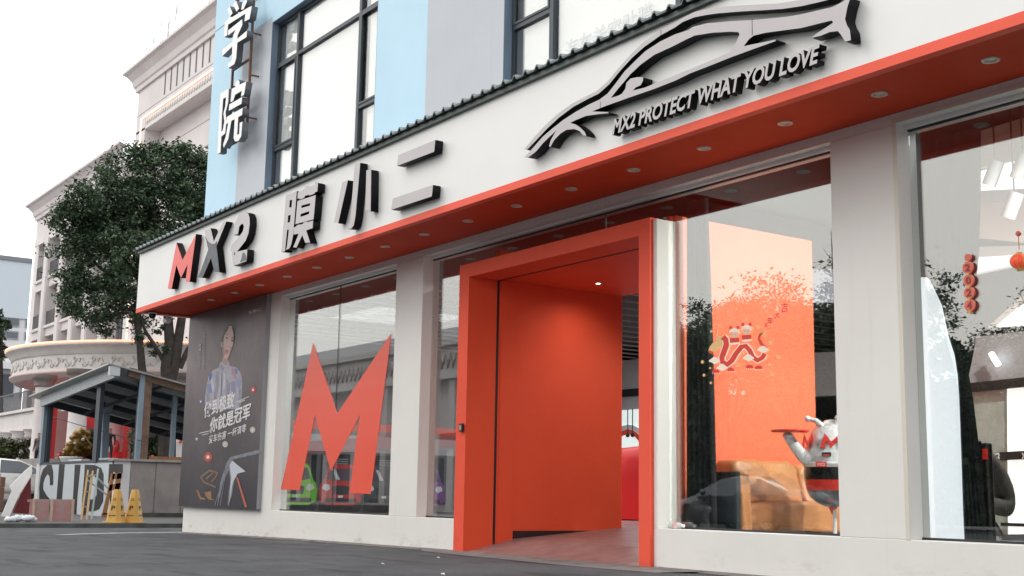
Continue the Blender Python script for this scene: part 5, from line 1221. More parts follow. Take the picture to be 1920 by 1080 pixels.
b = MB(); b.box(-68.7, -46, HY-.06, HY-.0, 21.70, 21.76); b.box(-68.74, -68.68, HY-.06, HY, 8, 21.76); hp(b.build('led_line', LEDW))
b = MB(); b.box(-90.56, -90.5, HY-.06, HY, 2, 19.4); hp(b.build('led_line', mat('cool led line', (1, 1, 1), .5, emit=(.95, .95, 1), estr=2.5)))
b = MB()
for z in (19.9, 18.5, 17.1): b.box(-68.05, -46, HY+.89, HY+.9, z, z+.03)
hp(b.build('joint_line', mat('stone joint', (.22, .20, .2), .8)))
# roof sign frames: thin letter skeletons on the parapet
ROOFS = mat('pale sign tube', (.55, .55, .56), .5)
rs = empty('roof_sign', 'faint skeleton letters standing on the hotel parapet', 'sign', (-62, HY-.2, 24.8))
ss = np.random.default_rng(11)
for k in range(9):
    x0 = -68.2+1.15*k+(2.6 if k > 4 else 0); b = MB(); h = 1.3+.26*k
    for s_ in range(5):
        a0_ = ss.uniform(0, .8); b.tube([(x0+a0_, HY-.2, 24.8+ss.uniform(0, h)), (x0+ss.uniform(0, .9), HY-.2, 24.8+ss.uniform(0, h))], .018, 5)
    b.tube([(x0, HY-.2, 24.7), (x0+.1, HY-.2, 24.8+h)], .02, 5); under(rs, b.build('letter_frame', ROOFS))
# round portico
pc = (-58.8, 22.1, 0.); PR = 8.45
po = empty('round_portico', 'round stone portico with carved scroll frieze, red columns and an orange light rim', 'portico', pc)
b = MB(); b.lathe((0, 0, 0), [(PR-3, 6.85), (PR+.05, 6.95), (PR+.05, 6.86), (PR-.05, 6.82), (PR-.12, 6.70), (PR-.22, 6.62), (PR-.22, 6.52), (PR-.30, 6.48)], 96); b.build('rim_moulding', STONE2, po)
b = MB(); b.lathe((0, 0, 0), [(PR-.30, 6.48), (PR-.30, 5.84)], 96); fz = b.build('frieze', STONE2, po)
b = MB(); b.lathe((0, 0, 0), [(PR-.30, 5.84), (PR-.2, 5.80), (PR-.2, 5.70), (PR-.45, 5.60), (PR-.45, 5.52), (PR-.9, 5.50), (PR-1.0, 5.55), (0, 5.55)], 96); b.build('soffit', mat('pinkish soffit', (.62, .50, .48), .7), po)
b = MB(); b.lathe((0, 0, 0), [(PR+.0, 6.96), (PR+.08, 6.96), (PR+.08, 7.03), (PR+.0, 7.03), (PR, 6.96)], 96); b.build('led_rim', LED, po)
b = MB()
for k in range(110):
    a0_ = 2*PI*k/110; da = 2*PI/110; rr_ = PR-.285; fl = 1 if k % 2 else -1; line = []
    for t in np.linspace(0, 1, 9):
        ang = a0_+da*(t*1.05); zz = 6.16+fl*.17*math.sin(t*2*PI); line.append((rr_*math.cos(ang), rr_*math.sin(ang), zz))
    b.tube(line, .035, 4, 0, False)
    cxx = a0_+da*.5
    line = [(rr_*math.cos(cxx+.12*t_*math.cos(t_*7)/rr_*1.1), rr_*math.sin(cxx+.12*t_*math.cos(t_*7)/rr_*1.1), 6.16-fl*.12+.13*t_*math.sin(t_*7)*fl) for t_ in np.linspace(.15, 1, 8)]
    b.tube(line, .028, 4, 0, False)
sc = b.build('scroll_relief', STONE2, fz); sc['kind'] = 'stuff'
RCOL = mat('red banner cloth', (.50, .03, .03), .6)
for (px, dd, r_) in ((147, 53.0, .38), (80, 56.5, .36), (345, 53, .36), (215, 60.5, .34), (275, 62, .34)):
    q = atd(px, 760, dd); x, y = q[0]-pc[0], q[1]-pc[1]
    c_ = MB(); c_.lathe((x, y, 0), [(r_*1.45, 0), (r_*1.45, .5), (r_*1.2, .6), (r_, .7), (r_*.93, 4.75), (r_*.95, 5.0)], 28); cl = c_.build('column', STONE, po); k_c = MB(); k_c.lathe((x, y, 0), [(r_*.95, 5.0), (r_*1.15, 5.03), (r_*1.15, 5.1), (r_*1.05, 5.13), (r_*1.35, 5.32), (r_*1.45, 5.34), (r_*1.45, 5.52)], 28); k_c.build('capital', mat('grey brown capital', (.22, .19, .18), .7, noise=.2), cl)
# ground floor wall of hotel behind the portico, red door banners, terrace
b = MB(); b.box(-69.6, -46, HY+.2, HY+.9, 0, 5.6); hp(b.build('ground_floor_wall', STONE))
for (p0, p1) in ((88, 106), (158, 176), (232, 243)):
    q0, q1 = atd(p0, 800, 57), atd(p1, 800, 57); b = MB(); b.bar((q0[0], q0[1], 3.4), (q1[0], q1[1], 3.4), .15, 3.4); under(po, b.build('red_banner', RCOL))
b = MB()
for x, y in ((-2, -3.5), (-5.5, -1.5), (1.5, -3)): b.ball((x, y, 5.35), .35, 12, 8, 0, (1, 1, .4))
b.build('red_ceiling_lamp', mat('red lamp', (1, .1, .1), .5, emit=(1, .02, .05), estr=4), po)
lamp('POINT', 'portico_red_light', (pc[0]-2.5, pc[1]-3.5, 4.9), 70, (1, .06, .08), shadow_soft_size=.3)
lamp('POINT', 'portico_red_light', (pc[0]+5, pc[1]-4.5, 4.9), 90, (1, .06, .08), shadow_soft_size=.3)
# podium in front of the low wing with balustrade and carved band
pod = empty('hotel_podium', 'stone podium wing with carved band and dark railing left of the portico', 'podium', (-74, 17, 0))
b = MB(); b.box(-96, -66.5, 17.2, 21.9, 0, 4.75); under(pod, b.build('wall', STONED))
b = MB(); b.box(-96, -66.4, 17.0, 17.2, 3.9, 4.75); b.box(-96, -66.3, 16.85, 17.25, 4.75, 4.9); b.box(-96, -66.35, 16.95, 17.2, 3.75, 3.9); under(pod, b.build('carved_band', STONE2))
for k in range(7):
    x = -67.2-2.6*k; b = MB(); b.box(x-.4, x+.4, 16.95, 17.2, 0, 3.3); b.lathe((x, 17.05, 3.3), [(.42, 0), (.5, .1), (.45, .2), (.6, .45)], 12); under(pod, b.build('pilaster', STONE))
    if k < 6: w_ = MB(); w_.box(x-2.1, x-.5, 17.12, 17.19, .3, 3.2); under(pod, w_.build('doorway', mat('dark blue door', (.03, .045, .12), .4) if k == 1 else DIM))
b = MB(); b.box(-96, -66.4, 17.05, 17.1, 5.85, 5.92)
for k in range(130): b.box(-96+.22*k, -96+.22*k+.04, 17.06, 17.09, 4.9, 5.86)
under(pod, b.build('railing', mat('dark iron railing', (.04, .05, .06), .5)))
b = MB(); b.box(-47.2, -64, 12.2, 22, -.1, 1.85); o = b.build('terrace', CONC); tag(o, kind='structure')
# --- far left block
fb = empty('far_building', 'pale blue white block far away with banded windows', 'building', (-138, 30, 0))
PB = mat('pale bluish render', (.55, .62, .68), .7); PBW = mat('offwhite render', (.66, .66, .68), .7)
BX = -136.
def bxq(px, py): q_ = atx(px, py, BX); return q_[1], q_[2]
y0_, zt_ = bxq(0, 487); y1_, _ = bxq(66, 492); yl = y0_-16
b = MB(); b.box(BX-20, BX, yl, y1_+4, -.1, bxq(20, 596)[1]); under(fb, b.build('wall', PBW))
b = MB(); b.box(BX-20, BX+.2, yl, y1_+4, bxq(20, 596)[1], zt_); under(fb, b.build('upper_wall', PB))
b = MB(); b.box(BX-20.2, BX+.35, yl-.2, y1_+4, zt_, zt_+.45); under(fb, b.build('parapet', mat('parapet dark', (.2, .22, .25), .7)))
for (py0, py1) in ((562, 578), (584, 612), (620, 636), (700, 745)):
    z1_, z0_ = bxq(20, py0)[1], bxq(20, py1)[1]
    for k in range(8):
        ya = y1_+2-3.1*k; w_ = MB(); w_.box(BX, BX+.12, ya-2.5, ya, z0_, z1_); w_ = under(fb, w_.build('window', mat('window grey frame', (.3, .33, .36), .5)))
        for u in range(2): g_ = MB(); g_.box(BX+.12, BX+.16, ya-2.4+1.2*u, ya-1.3+1.2*u, z0_+.15, z1_-.15); g_ = g_.build('pane', WGLASS); g_.parent = w_
b = MB(); b.box(BX, BX+1.2, yl, y1_+4, bxq(20, 690)[1]-.2, bxq(20, 690)[1]+.5); under(fb, b.build('ledge', PBW))
# dark tree at the far left
lt_ = empty('street_tree', 'dark tree cut by the left edge of the picture behind the podium', 'tree', tuple(atd(4, 905, 88)))
o = leaves('crown', [atd(p, y, 88) for p, y in ((0, 610), (-12, 640), (6, 665), (-8, 590), (-30, 620))], [.55, .8, .5, .5, 1.2], 3500, .17, LEAF, seed=9); under(lt_, o)
b = MB(); b.tube([atd(0, 905, 88), atd(0, 720, 88), atd(2, 620, 88)], [.25, .2, .1], 8); under(lt_, b.build('trunk', BARK))

# ================================================================== PAVILION
PX_ = -36.5
pav = empty('pavilion', 'half built steel and timber kiosk with glazed roof and concrete counter', 'kiosk', (-38, 13, 0))
def pp(o): return under(pav, o)
SBL = mat('blue grey steel', (.22, .29, .35), .45, noise=.15); SDK = mat('dark navy steel', (.03, .042, .06), .5); TIM = mat('brown timber', (.18, .11, .075), .75, noise=.4, nscale=5); ROFG = mat('grey roof glazing', (.33, .35, .34), .3, noise=.3, nscale=2)
KC = mat('grey brown concrete panel', (.30, .27, .26), .85, noise=.25, nscale=1.6, bump=.3, bscale=20)
YC = 11.6
# counter: two rendered panels facing the street side, ledge on top
y_a, y_m, y_b, y_c = atx(243, 900, PX_)[1], atx(291, 900, PX_)[1], atx(341, 900, PX_)[1], 18.5
b = MB(); b.box(PX_-.25, PX_-.02, YC, y_c, 0.1, 1.60); pp(b.build('counter_core', KC))
for a_, c_ in ((y_a, y_m), (y_m, y_b), (y_b, y_b+1.75), (y_b+1.75, y_c)):
    b = MB(); b.box(PX_-.02, PX_+.01, a_+.014, c_-.014, .12, 1.58); pp(bevel(b.build('concrete_panel', KC), .006, 1))
b = MB(); b.box(PX_-.3, PX_+.02, YC-.02, y_c, 0, .12); pp(b.build('counter_base', mat('dark base', (.07, .07, .06), .9, noise=.4)))
b = MB(); b.box(PX_-.35, PX_+.08, YC-.1, y_c, 1.60, 1.67); pp(bevel(b.build('counter_ledge', CONC), .01, 1))
b = MB(); b.box(PX_-.12, PX_+.004, YC-.004, y_a, .05, 1.6); pp(b.build('end_panel', mat('white end panel', (.66, .65, .66), .6)))
b = MB(); b.box(-44.95, -44.55, YC-.03, YC+.2, 0, 1.62); pp(b.build('end_post', mat('white end panel', (.66, .65, .66))))
# big lettered panel in the plane of the street front
SW = mat('pale blue white board', (.52, .57, .60), .6, noise=.06); SB = mat('black board letters', (.012, .012, .014), .6)
b = MB(); b.box(-44.55, PX_-.12, YC, YC+.06, .0, 1.58); pp(b.build('letter_board', SW))
b = MB(); b.box(-44.6, PX_-.1, YC-.02, YC+.4, 1.58, 1.64); pp(b.build('board_capping', SDK))
bx_ = lambda px, py=930: tuple(at(px, py, YC-.012)[[0, 2]])
SC = lambda lst: pts(lst, 0, 740, 4.153, YC-.012)
def blk(name, poly, dy=0): return pp(outline(name, [poly] if not isinstance(poly[0], list) else poly, YC-.012-dy, YC-.001, SB))
blk('board_letter', SC([(372, 545), (400, 548), (412, 600), (412, 700), (388, 705), (386, 640), (370, 615), (350, 640), (335, 690), (335, 740), (365, 790), (385, 810), (392, 990), (310, 990), (305, 800), (305, 720), (315, 640), (335, 580)]))
blk('board_letter', SC([(460, 542), (502, 542), (480, 810), (478, 985), (430, 985), (440, 810)]))
blk('board_letter', SC([(582, 545), (625, 545), (600, 790), (590, 990), (545, 990), (568, 800)]))
blk('board_letter', [SC([(660, 545), (735, 548), (785, 570), (803, 620), (805, 740), (800, 830), (770, 890), (720, 910), (668, 905), (660, 980), (632, 982), (640, 800), (655, 640)]), SC([(700, 630), (735, 630), (755, 670), (752, 780), (730, 815), (695, 815), (700, 720)])])
blk('board_letter', SC([(850, 540), (955, 540), (952, 610), (905, 612), (880, 600), (862, 680), (840, 690)]))
# posts
def post(px, y, z0, z1, w_, m, dx=0.):
    x = at(px, 800, y)[0] if abs(y-YC) < .2 else None
    b = MB(); b.box(x-w_/2, x+w_/2, y-.06, y+.06, z0, z1); return pp(b.build('post', m))
post(82, YC, 1.6, 3.75, .26, SBL); post(92, YC+.15, 1.6, 3.72, .32, SDK)
post(184, YC, 1.6, 3.98, .38, SDK)
b = MB(); b.box(PX_-.02, PX_+.07, atx(256, 800, PX_)[1]-.0, atx(265, 800, PX_)[1], 1.67, 4.15); pp(b.build('post', SBL))
b = MB(); b.box(PX_-.02, PX_+.05, atx(265.2, 800, PX_)[1], atx(279, 800, PX_)[1], 1.67, 4.08); pp(b.build('post', TIM))
b = MB(); b.box(PX_-.9, PX_-.7, atx(272, 800, PX_)[1], atx(286, 800, PX_)[1], 1.6, 4.0); pp(b.build('post', SDK))
yr = atx(346, 800, PX_)[1]; b = MB(); b.box(PX_-1.2, PX_-1.05, yr, yr+.12, 1.6, 3.9); pp(b.build('post', SBL)); 
b = MB(); b.box(PX_-.03, PX_+.04, atx(280, 850, PX_)[1], y_c, 1.67, 1.77); pp(b.build('timber_sill', mat('orange timber', (.30, .14, .06), .7, noise=.3)))
# roof frame: peak at the near corner, falling to the left along x and to the right along y
pk = atx(268, 690, PX_); pkx, pky = PX_, pk[1]; zp = pk[2]
lft = at(88, 745, YC); zl_ = lft[2]; rgt = atx(355, 717, PX_); zr_ = rgt[2]
YR = y_c; zR = zp+(zr_-zp)*(YR-pky)/(rgt[1]-pky)
yN = YC-.15
A0 = np.array([PX_, yN, zp]); L0 = np.array([lft[0], yN, zl_]); R0 = np.array([PX_, YR, zR]); F0 = np.array([lft[0], YR, zl_+zR-zp])
b = MB(); b.bar(A0-[0, 0, .17], L0-[0, 0, .17], .12, .34); pp(b.build('roof_beam', mat('pale grey steel beam', (.34, .38, .41), .45, noise=.15)))
b = MB(); b.bar(A0-[0, -.35, .14], R0-[0, 0, .14], .12, .26); pp(b.build('roof_beam', TIM))
b = MB(); b.bar(L0-[0, 0, .14], F0-[0, 0, .14], .1, .24); pp(b.build('roof_beam', SDK)); b = MB(); b.bar(F0-[0, 0, .14], R0-[0, 0, .14], .1, .24); pp(b.build('roof_beam', SDK))
b = MB(); e0 = np.array([.25, -.25, 0]); b.add([A0+[.2, -.3, .02], L0+[-.6, -.3, .02], F0+[-.6, 0, .02], R0+[.2, 0, .02], A0+[.2, -.3, .06], L0+[-.6, -.3, .06], F0+[-.6, 0, .06], R0+[.2, 0, .06]], [(0, 1, 2, 3), (7, 6, 5, 4), (4, 5, 1, 0), (7, 4, 0, 3), (5, 6, 2, 1), (6, 7, 3, 2)]); pp(b.build('roof_sheet', ROFG))
for k in range(1, 8):
    u = k/8; s0 = A0*(1-u)+L0*u; s1 = R0*(1-u)+F0*u; b = MB(); b.bar(s0-[0, -.1, .10], s1-[0, 0, .10], .07, .16); pp(b.build('rafter', mat('pale rafter', (.40, .42, .43), .5) if k % 2 else SDK))
for k in range(1, 5):
    u = k/5; s0 = A0*(1-u)+R0*u; s1 = L0*(1-u)+F0*u; b = MB(); b.bar(s0-[0, 0, .22], s1-[0, 0, .22], .06, .08); pp(b.build('purlin', SDK))
bq = A0+np.array([.1, -.05, -.12]); b = MB(); b.box(bq[0]-.08, bq[0]+.08, bq[1]-.2, bq[1]+.1, bq[2]-.18, bq[2]+.10); pp(b.build('corner_bracket', mat('pale bracket', (.5, .52, .54), .5)))
# bent duct inside
b = MB(); q0, q1, q2 = at(195, 860, 13), at(198, 775, 13), at(212, 745, 13); b.bar(q0, q1, .22, .22); b.bar(q1, q2, .2, .2); pp(b.build('steel_brace', SBL))
# cable across
b = MB(); b.tube([at(95+k*22, 780+k*6+3*math.sin(k*.4), 12.2) for k in range(9)], .012, 5); pp(b.build('cable', DIM))
# things on the counter
bxs = [((190, 862), (212, 870), (.42, .40, .45), 'pale box on the kiosk counter next to the standing person'), ((135, 860), (160, 868), (.6, .6, .6), 'flat white tray on the kiosk counter below the golden figure')]
for (p0, p1, c3, lb) in bxs:
    q0, q1 = at(p0[0], p1[1]-1, YC+.15), at(p1[0], p0[1], YC+.15); b = MB(); b.box(q0[0], q1[0], YC+.02, YC+.3, 1.645, 1.645+max(.06, (q1[2]-q0[2])*.6)); o = bevel(b.build('box', mat('box %.2f' % c3[0], c3, .7)), .01, 1); place(o, (q0[0], YC, 1.645)); tag(o, lb, 'box')
bw = at(130, 865, YC+.2); b = MB(); b.lathe((bw[0], YC+.25, 1.645), [(.30, 0), (.36, .12), (.38, .16), (.34, .17), (.30, .14)], 20); o = b.build('wash_basin', STEELW); place(o, (bw[0], YC+.25, 1.645)); tag(o, 'round white basin on the kiosk counter left of the golden figure', 'basin')
# ---- golden figure (lion head costume on a stand)
gq = atd(148, 866, 47.5); gf = empty('golden_lion_figure', 'golden lion dance head with black mane behind the kiosk counter', 'statue', (gq[0], gq[1], 0))
GOLD = mat('gold lame cloth', (.34, .20, .045), .35, metal=.4, noise=.6, nscale=9, bump=1, bscale=8); BLM = mat('black fur', (.012, .011, .012), .8)
gv = lambda px, py, dd=0: np.array(atd(px, py, 47.5+dd))
rr = np.random.default_rng(4)
b = MB()
for (px, py, r) in ((150, 815, .22), (158, 822, .2), (142, 820, .2), (150, 832, .30), (135, 838, .25), (160, 840, .22), (128, 848, .18), (145, 845, .28), (120, 853, .14), (165, 812, .12)):
    c_ = gv(px, py); n0 = len(b.v); b.ball(c_, r, 14, 10)
    for i in range(n0, len(b.v)):
        v = np.array(b.v[i]); d = v-c_; b.v[i] = tuple(c_+d*(1+.22*math.sin(v[2]*23+v[1]*17)))
under(gf, b.build('head', GOLD))
fl_ = leaves('fur', [gv(px, py) for px, py in ((150, 818), (154, 828), (142, 838), (132, 845), (150, 848), (122, 852))], [.30, .36, .36, .30, .36, .22], 1500, .075, GOLD, None, seed=41, shell=.75); under(gf, fl_)
b = MB()
for (px, py, r) in ((168, 815, .22), (170, 830, .28), (166, 848, .3), (150, 858, .3)): b.ball(gv(px, py, .3), r, 12, 8)
under(gf, b.build('mane', BLM))
b = MB(); b.ball(gv(156, 824, -.42), .06, 10, 8); b.ball(gv(141, 831, -.42), .05, 10, 8); under(gf, b.build('eye', STEELW))
b = MB(); b.tube([gv(118, 850), gv(110, 858)], [.12, .1], 10); b.ball(gv(150, 862, -.2), .2, 10, 8, 0, (1.5, 1.5, .5)); under(gf, b.build('red_trim', RCOL))
b = MB(); b.tube([gv(150, 862), (gq[0], gq[1], 0)], .12, 8); under(gf, b.build('stand_post', BLM))
# red seat beside the person
rq = atd(215, 858, 58); b = MB(); b.lathe((0, 0, 0), [(.0, 2.35), (.35, 2.4), (.55, 2.15), (.6, 1.9), (.6, 1.85)], 16); b.ball((.1, 0, 2.6), .28, 10, 8, 0, (1, .5, 1.2)); o = b.build('red_chair', RCOL); o.location = (rq[0], rq[1], 0); tag(o, 'red rounded chair behind the person on the hotel terrace', 'chair')
pq = atd(203, 865, 56); person('person', 'person in black suit standing on the terrace right of the golden figure', dict(ell=(-.22, -.02, 1.12), wrl=(-.2, -.25, 1.0), hal=(-.19, -.33, .98)), (pq[0], pq[1], 1.85), 1.1, (.012, .012, .014), (.03, .03, .035), scale=.88)
pq = atd(70, 866, 56); person('person', 'person in mottled dark coat at the left end of the kiosk, in front', {}, (pq[0], pq[1], 1.6), .6, (.10, .09, .09), (.02, .02, .025), scale=.86)
pq = atd(75, 866, 57.5); person('person', 'taller person in plain black coat behind the one in a mottled coat', {}, (pq[0], pq[1], 1.72), 1.4, (.015, .015, .018), (.02, .02, .025), scale=.90)
b = MB(); q = atd(72, 880, 57); b.box(q[0]-2, q[0]+2, q[1]-1.6, q[1]+1, -.1, 1.6); tag(b.build('low_wall', CONC), 'low concrete wall under the two people left of the kiosk', 'wall')

# ---- bushes
def bush(name, label, pc_, rad, n, size, m, seed, berries=False):
    q_ = pc_; e = empty(name, label, 'bush', (q_[0][0], q_[0][1], 0))
    o = leaves('foliage', q_, rad, n, size, m, seed=seed, shell=.6); under(e, o)
    b = MB()
    for c_ in q_: b.tube([(c_[0], c_[1], 0), tuple(c_)], .03, 5)
    under(e, b.build('stem', BARK))
    if berries:
        b = MB(); r_ = np.random.default_rng(seed)
        for k in range(14): c_ = q_[k % len(q_)]; b.ball(np.array(c_)+r_.normal(size=3)*.5+np.array([.5, -.2, 0]), .07, 6, 5)
        under(e, b.build('red_blossom', mat('red blossom', (.7, .06, .03), .5)))
bush('bush', 'green clipped bush in front of the hotel podium at far left', [atd(px, py, 62) for px, py in ((15, 850), (30, 842), (48, 845), (5, 858), (58, 858))], [.55, .6, .6, .5, .45], 5000, .075, LEAF2, 21)
bush('bush', 'dark bush cut by the left edge of the picture', [atd(px, py, 66) for px, py in ((-8, 835), (5, 840), (-20, 850))], [.6, .5, .7], 2500, .075, LEAF, 22)
bush('bush', 'dark flowering shrub seen through the kiosk left of the trunk', [atd(px, py, 54) for px, py in ((262, 820), (285, 800), (290, 835), (275, 845), (300, 850), (298, 790))], [.55, .6, .6, .6, .5, .4], 6000, .075, LEAF, 23, True)
bush('bush', 'dark flowering shrub seen through the kiosk right of the trunk', [atd(px, py, 54) for px, py in ((332, 810), (345, 830), (335, 850), (350, 795))], [.55, .6, .6, .5], 4500, .075, LEAF, 24, True)
# ---- white car and site debris
cq = atd(18, 950, 48.6)
WP = mat('white car paint', (.74, .74, .73), .25, coat=.6)
car('white saloon car parked behind the debris at the left edge', WP, (cq[0]-.6, cq[1], .35), PI/2-.20)
b = MB(); b.box(-52, -43.2, -6, 10.2, 0, .35); b.box(-52, -45.4, 10.2, 13.8, 0, .35); tag(b.build('raised_parking', PAVE), kind='structure')
kx0 = -31.0
def kz(px, py, x=kx0): return atx(px, py, x)
# leaning white sheet with torn red underside
SH = mat('white board sheet', (.68, .67, .66), .6, noise=.1); SR = mat('dark red backing', (.16, .02, .025), .7)
xw = -33.5
def q3(px, py, x=xw): return atx(px, py, x)
fp = [q3(5, 962), q3(18, 968), q3(58, 905, xw-.6), q3(58, 880, xw-.6), q3(40, 880, xw-.5), q3(22, 922, xw-.3), q3(28, 926, xw-.25)]
ws = empty('leaning_sheet', 'bent white sheet leaning on the kiosk with a dark red underside', 'debris', tuple(q3(18, 970)))
fp = [(3, 968), (17, 970), (36, 928), (60, 888), (60, 872), (50, 880), (18, 912), (22, 922)]
b = MB(); vv = [q3(px, py, xw-.02*(970-py)*.3) for px, py in fp]; n = len(vv); b.add(vv+[v+np.array([-.05, 0, 0]) for v in vv], [tuple(range(n)), tuple(range(2*n-1, n-1, -1))]+[(i, i+n, (i+1) % n+n, (i+1) % n) for i in range(n)]); under(ws, b.build('sheet', SH))
fp = [(24, 962), (58, 964), (58, 895), (40, 925)]
b = MB(); vv = [q3(px, py, xw-.7) for px, py in fp]; n = 4; b.add(vv+[v+np.array([-.05, 0, 0]) for v in vv], [tuple(range(n)), tuple(range(2*n-1, n-1, -1))]+[(i, i+n, (i+1) % n+n, (i+1) % n) for i in range(n)]); under(ws, b.build('red_backing', SR))
# stacked brown cartons at the left edge
CB = mat('brown carton', (.20, .10, .065), .8, noise=.2)
for i, (p0, p1, lb) in enumerate((((-14, 958), (6, 935), 'bottom brown carton of the stack at the left edge'), ((-16, 935), (9, 913), 'middle brown carton of the stack at the left edge'), ((-12, 913), (11, 894), 'top brown carton of the stack at the left edge'))):
    q0, q1 = kz(*p0, -32.5), kz(*p1, -32.5); b = MB(); b.box(-33.0, -32.5, q0[1], q1[1], q0[2]+.004, q1[2]-.004); o = bevel(b.build('carton', CB), .01, 1)
    tp = MB(); tp.box(-33.0, -32.497, (q0[1]+q1[1])/2-.03, (q0[1]+q1[1])/2+.03, q0[2]+.02, q1[2]+.0) ; tp.build('tape', mat('carton tape', (.30, .18, .10), .4)).parent = o
    place(o, (-32.75, (q0[1]+q1[1])/2, q0[2]))
    for ch in o.children: ch.matrix_parent_inverse = Matrix.Translation(-o.location)
    tag(o, lb, 'carton', 'stacked brown cartons')
# red and pale formwork boards
FB = mat('stained pink formwork', (.42, .16, .16), .8, noise=.45, nscale=7, dark=(.36, .30, .29)); WD = mat('raw timber batten', (.55, .42, .32), .8, noise=.2)
fbx = -31.6
e = empty('formwork_board', 'pair of stained pink formwork panels framed with timber battens', 'board', tuple(kz(95, 976, fbx)))
yA, yB, yM = kz(52, 950, fbx)[1], kz(138, 950, fbx)[1], kz(94, 950, fbx)[1]; zA, zB = 0.0, kz(90, 936, fbx)[2]
for a_, c_ in ((yA+.05, yM-.02), (yM+.06, yB-.03)): b = MB(); b.box(fbx-.03, fbx, a_, c_, zA, zB); under(e, b.build('panel', FB))
for y_ in (yA+.1, yM+.0, yB-.06): b = MB(); b.box(fbx+.001, fbx+.05, y_, y_+.06, zA, zB+.01); under(e, b.build('batten', WD))
b = MB(); b.box(fbx-.07, fbx-.031, yA, yB, zB-.07, zB-.01); under(e, b.build('rail', FB))
q = kz(40, 970, -30.6); b = MB()
r_ = random.Random(5)
for k in range(7): b.ball((q[0]+r_.uniform(-.15, .15), q[1]+r_.uniform(-.25, .25), .05+r_.uniform(0, .05)), .12, 8, 6, 0, (1, 1.3, .6))
for i in range(len(b.v)): v = b.v[i]; b.v[i] = (v[0]+.02*math.sin(v[1]*60), v[1], max(.002, v[2]+.02*math.sin(v[1]*45+v[0]*30)))
o = b.build('plastic_bag', mat('white plastic film', (.66, .68, .72), .3)); place(o, (q[0], q[1], 0)); tag(o, 'crumpled white plastic bag on the kerb before the pink panels', 'bag')
# ladders and timber frame leaning on the lettered board
def leaning(name, label, cat, lx, pairs, rungs, m, w_=.035):
    e = empty(name, label, cat, tuple(kz(pairs[0][0][0], pairs[0][0][1], lx)))
    for (a_, c_) in pairs:
        qa_, qb_ = kz(*a_, lx), kz(*c_, lx-1.2); b = MB(); b.bar(qa_, qb_, w_, w_*1.3); under(e, b.build('rail', m))
    for (a_, c_) in rungs:
        f_ = lambda p: kz(p[0], p[1], lx-1.2*(976-p[1])/(976-880)*.98); b = MB(); b.bar(f_(a_), f_(c_), w_*.8, w_*.8); under(e, b.build('rung', m))
    return e
YL = mat('yellow bamboo ladder', (.40, .25, .10), .6); GRL = mat('grey green metal ladder', (.30, .36, .36), .5)
leaning('ladder', 'yellow wooden ladder leaning on the lettered board', 'ladder', -33.6, [((152, 976), (165, 882)), ((162, 976), (174, 884))], [((153, 950), (163.5, 950)), ((157, 922), (167.5, 922)), ((161, 893), (172, 893))], YL, .045)
leaning('ladder', 'thin grey metal ladder right of the yellow ladder', 'ladder', -33.9, [((171, 976), (184, 880)), ((163, 960), (172, 890))], [((164, 900), (200, 928)), ((182, 896), (203, 916)), ((166, 892), (183, 890))], GRL, .045)
TF = mat('orange plywood', (.36, .17, .07), .75, noise=.3)
xo_ = -34.2; FP = lambda lst: [kz(a_, c_, xo_) for a_, c_ in lst]
e = empty('timber_frame', 'orange plywood frame with slots leaning beside the yellow cones', 'frame', tuple(kz(205, 970, xo_)))
for poly in ([(212, 888), (229, 886), (228, 897), (210, 899)], [(206, 909), (227, 905), (226, 917), (203, 921)], [(210, 888), (216, 888), (200, 965), (192, 965)], [(220, 888), (229, 887), (216, 966), (207, 966)], [(192, 962), (216, 962), (215, 970), (190, 970)]):
    vv = FP(poly); n = len(vv); b = MB(); b.add([v for v in vv]+[v+np.array([-.06, 0, 0]) for v in vv], [tuple(range(n)), tuple(range(2*n-1, n-1, -1))]+[(i, i+n, (i+1) % n+n, (i+1) % n) for i in range(n)]); under(e, b.build('slat', TF))
# ---- yellow no-parking cones
YP = mat('yellow cone plastic', (.66, .38, .09), .45, noise=.15, nscale=3); CP = mat('cone print black', (.03, .025, .02), .6)
def cone(label, x, y, rz):
    e = empty('parking_cone', label, 'cone', (x, y, 0 if x < -29.7 else -.1), 'yellow no parking cones by the kiosk', rz)
    H_ = .78; b = MB(); s0, s1 = .20, .075
    n8 = lambda s_, z, ch=.45: [(s_*a_, s_*c_, z) for a_, c_ in ((-1, -1+ch), (-1+ch, -1), (1-ch, -1), (1, -1+ch), (1, 1-ch), (1-ch, 1), (-1+ch, 1), (-1, 1-ch))]
    lv_ = [n8(s0, .035), n8(s1, H_), n8(s1*.9, H_+.01), n8(s1*.75, H_)]
    v_ = [p for l_ in lv_ for p in l_]; b.add(v_, [(i*8+j, i*8+(j+1) % 8, (i+1)*8+(j+1) % 8, (i+1)*8+j) for i in range(3) for j in range(8)]+[tuple(range(24, 32))]); b.build('cone_body', YP, e)
    b = MB(); b.box(-.225, .225, -.225, .225, 0, .036); bevel(b.build('base', YP, e), .012)
    for face in range(4):
        R_ = Matrix.Rotation(face*PI/2, 3, 'Z')
        def fn(u, v, d, z0=.30, z1=.41, hw_=.05):
            z = z0+(z1-z0)*v; s_ = s0+(s1-s0)*(z-.035)/(H_-.035); return R_ @ Vector((s_+.002+.002*d, (u-.5)*2*hw_, z))
        t_ = text_at('print', 'P', 0, 1, 0, 1, 0, 1, CP, bold=.03, fn=fn); t_.parent = e
        for (z0, z1, hw_) in ((.16, .20, .085), (.53, .55, .045), (.565, .585, .04)):
            t_ = text_at('print', '禁止停车' if z0 < .5 else '专用', 0, 1, 0, 1, 0, 1, CP, bold=.01, fn=lambda u, v, d, z0=z0, z1=z1, hw_=hw_: fn(u, v, d, z0, z1, hw_)); t_.parent = e
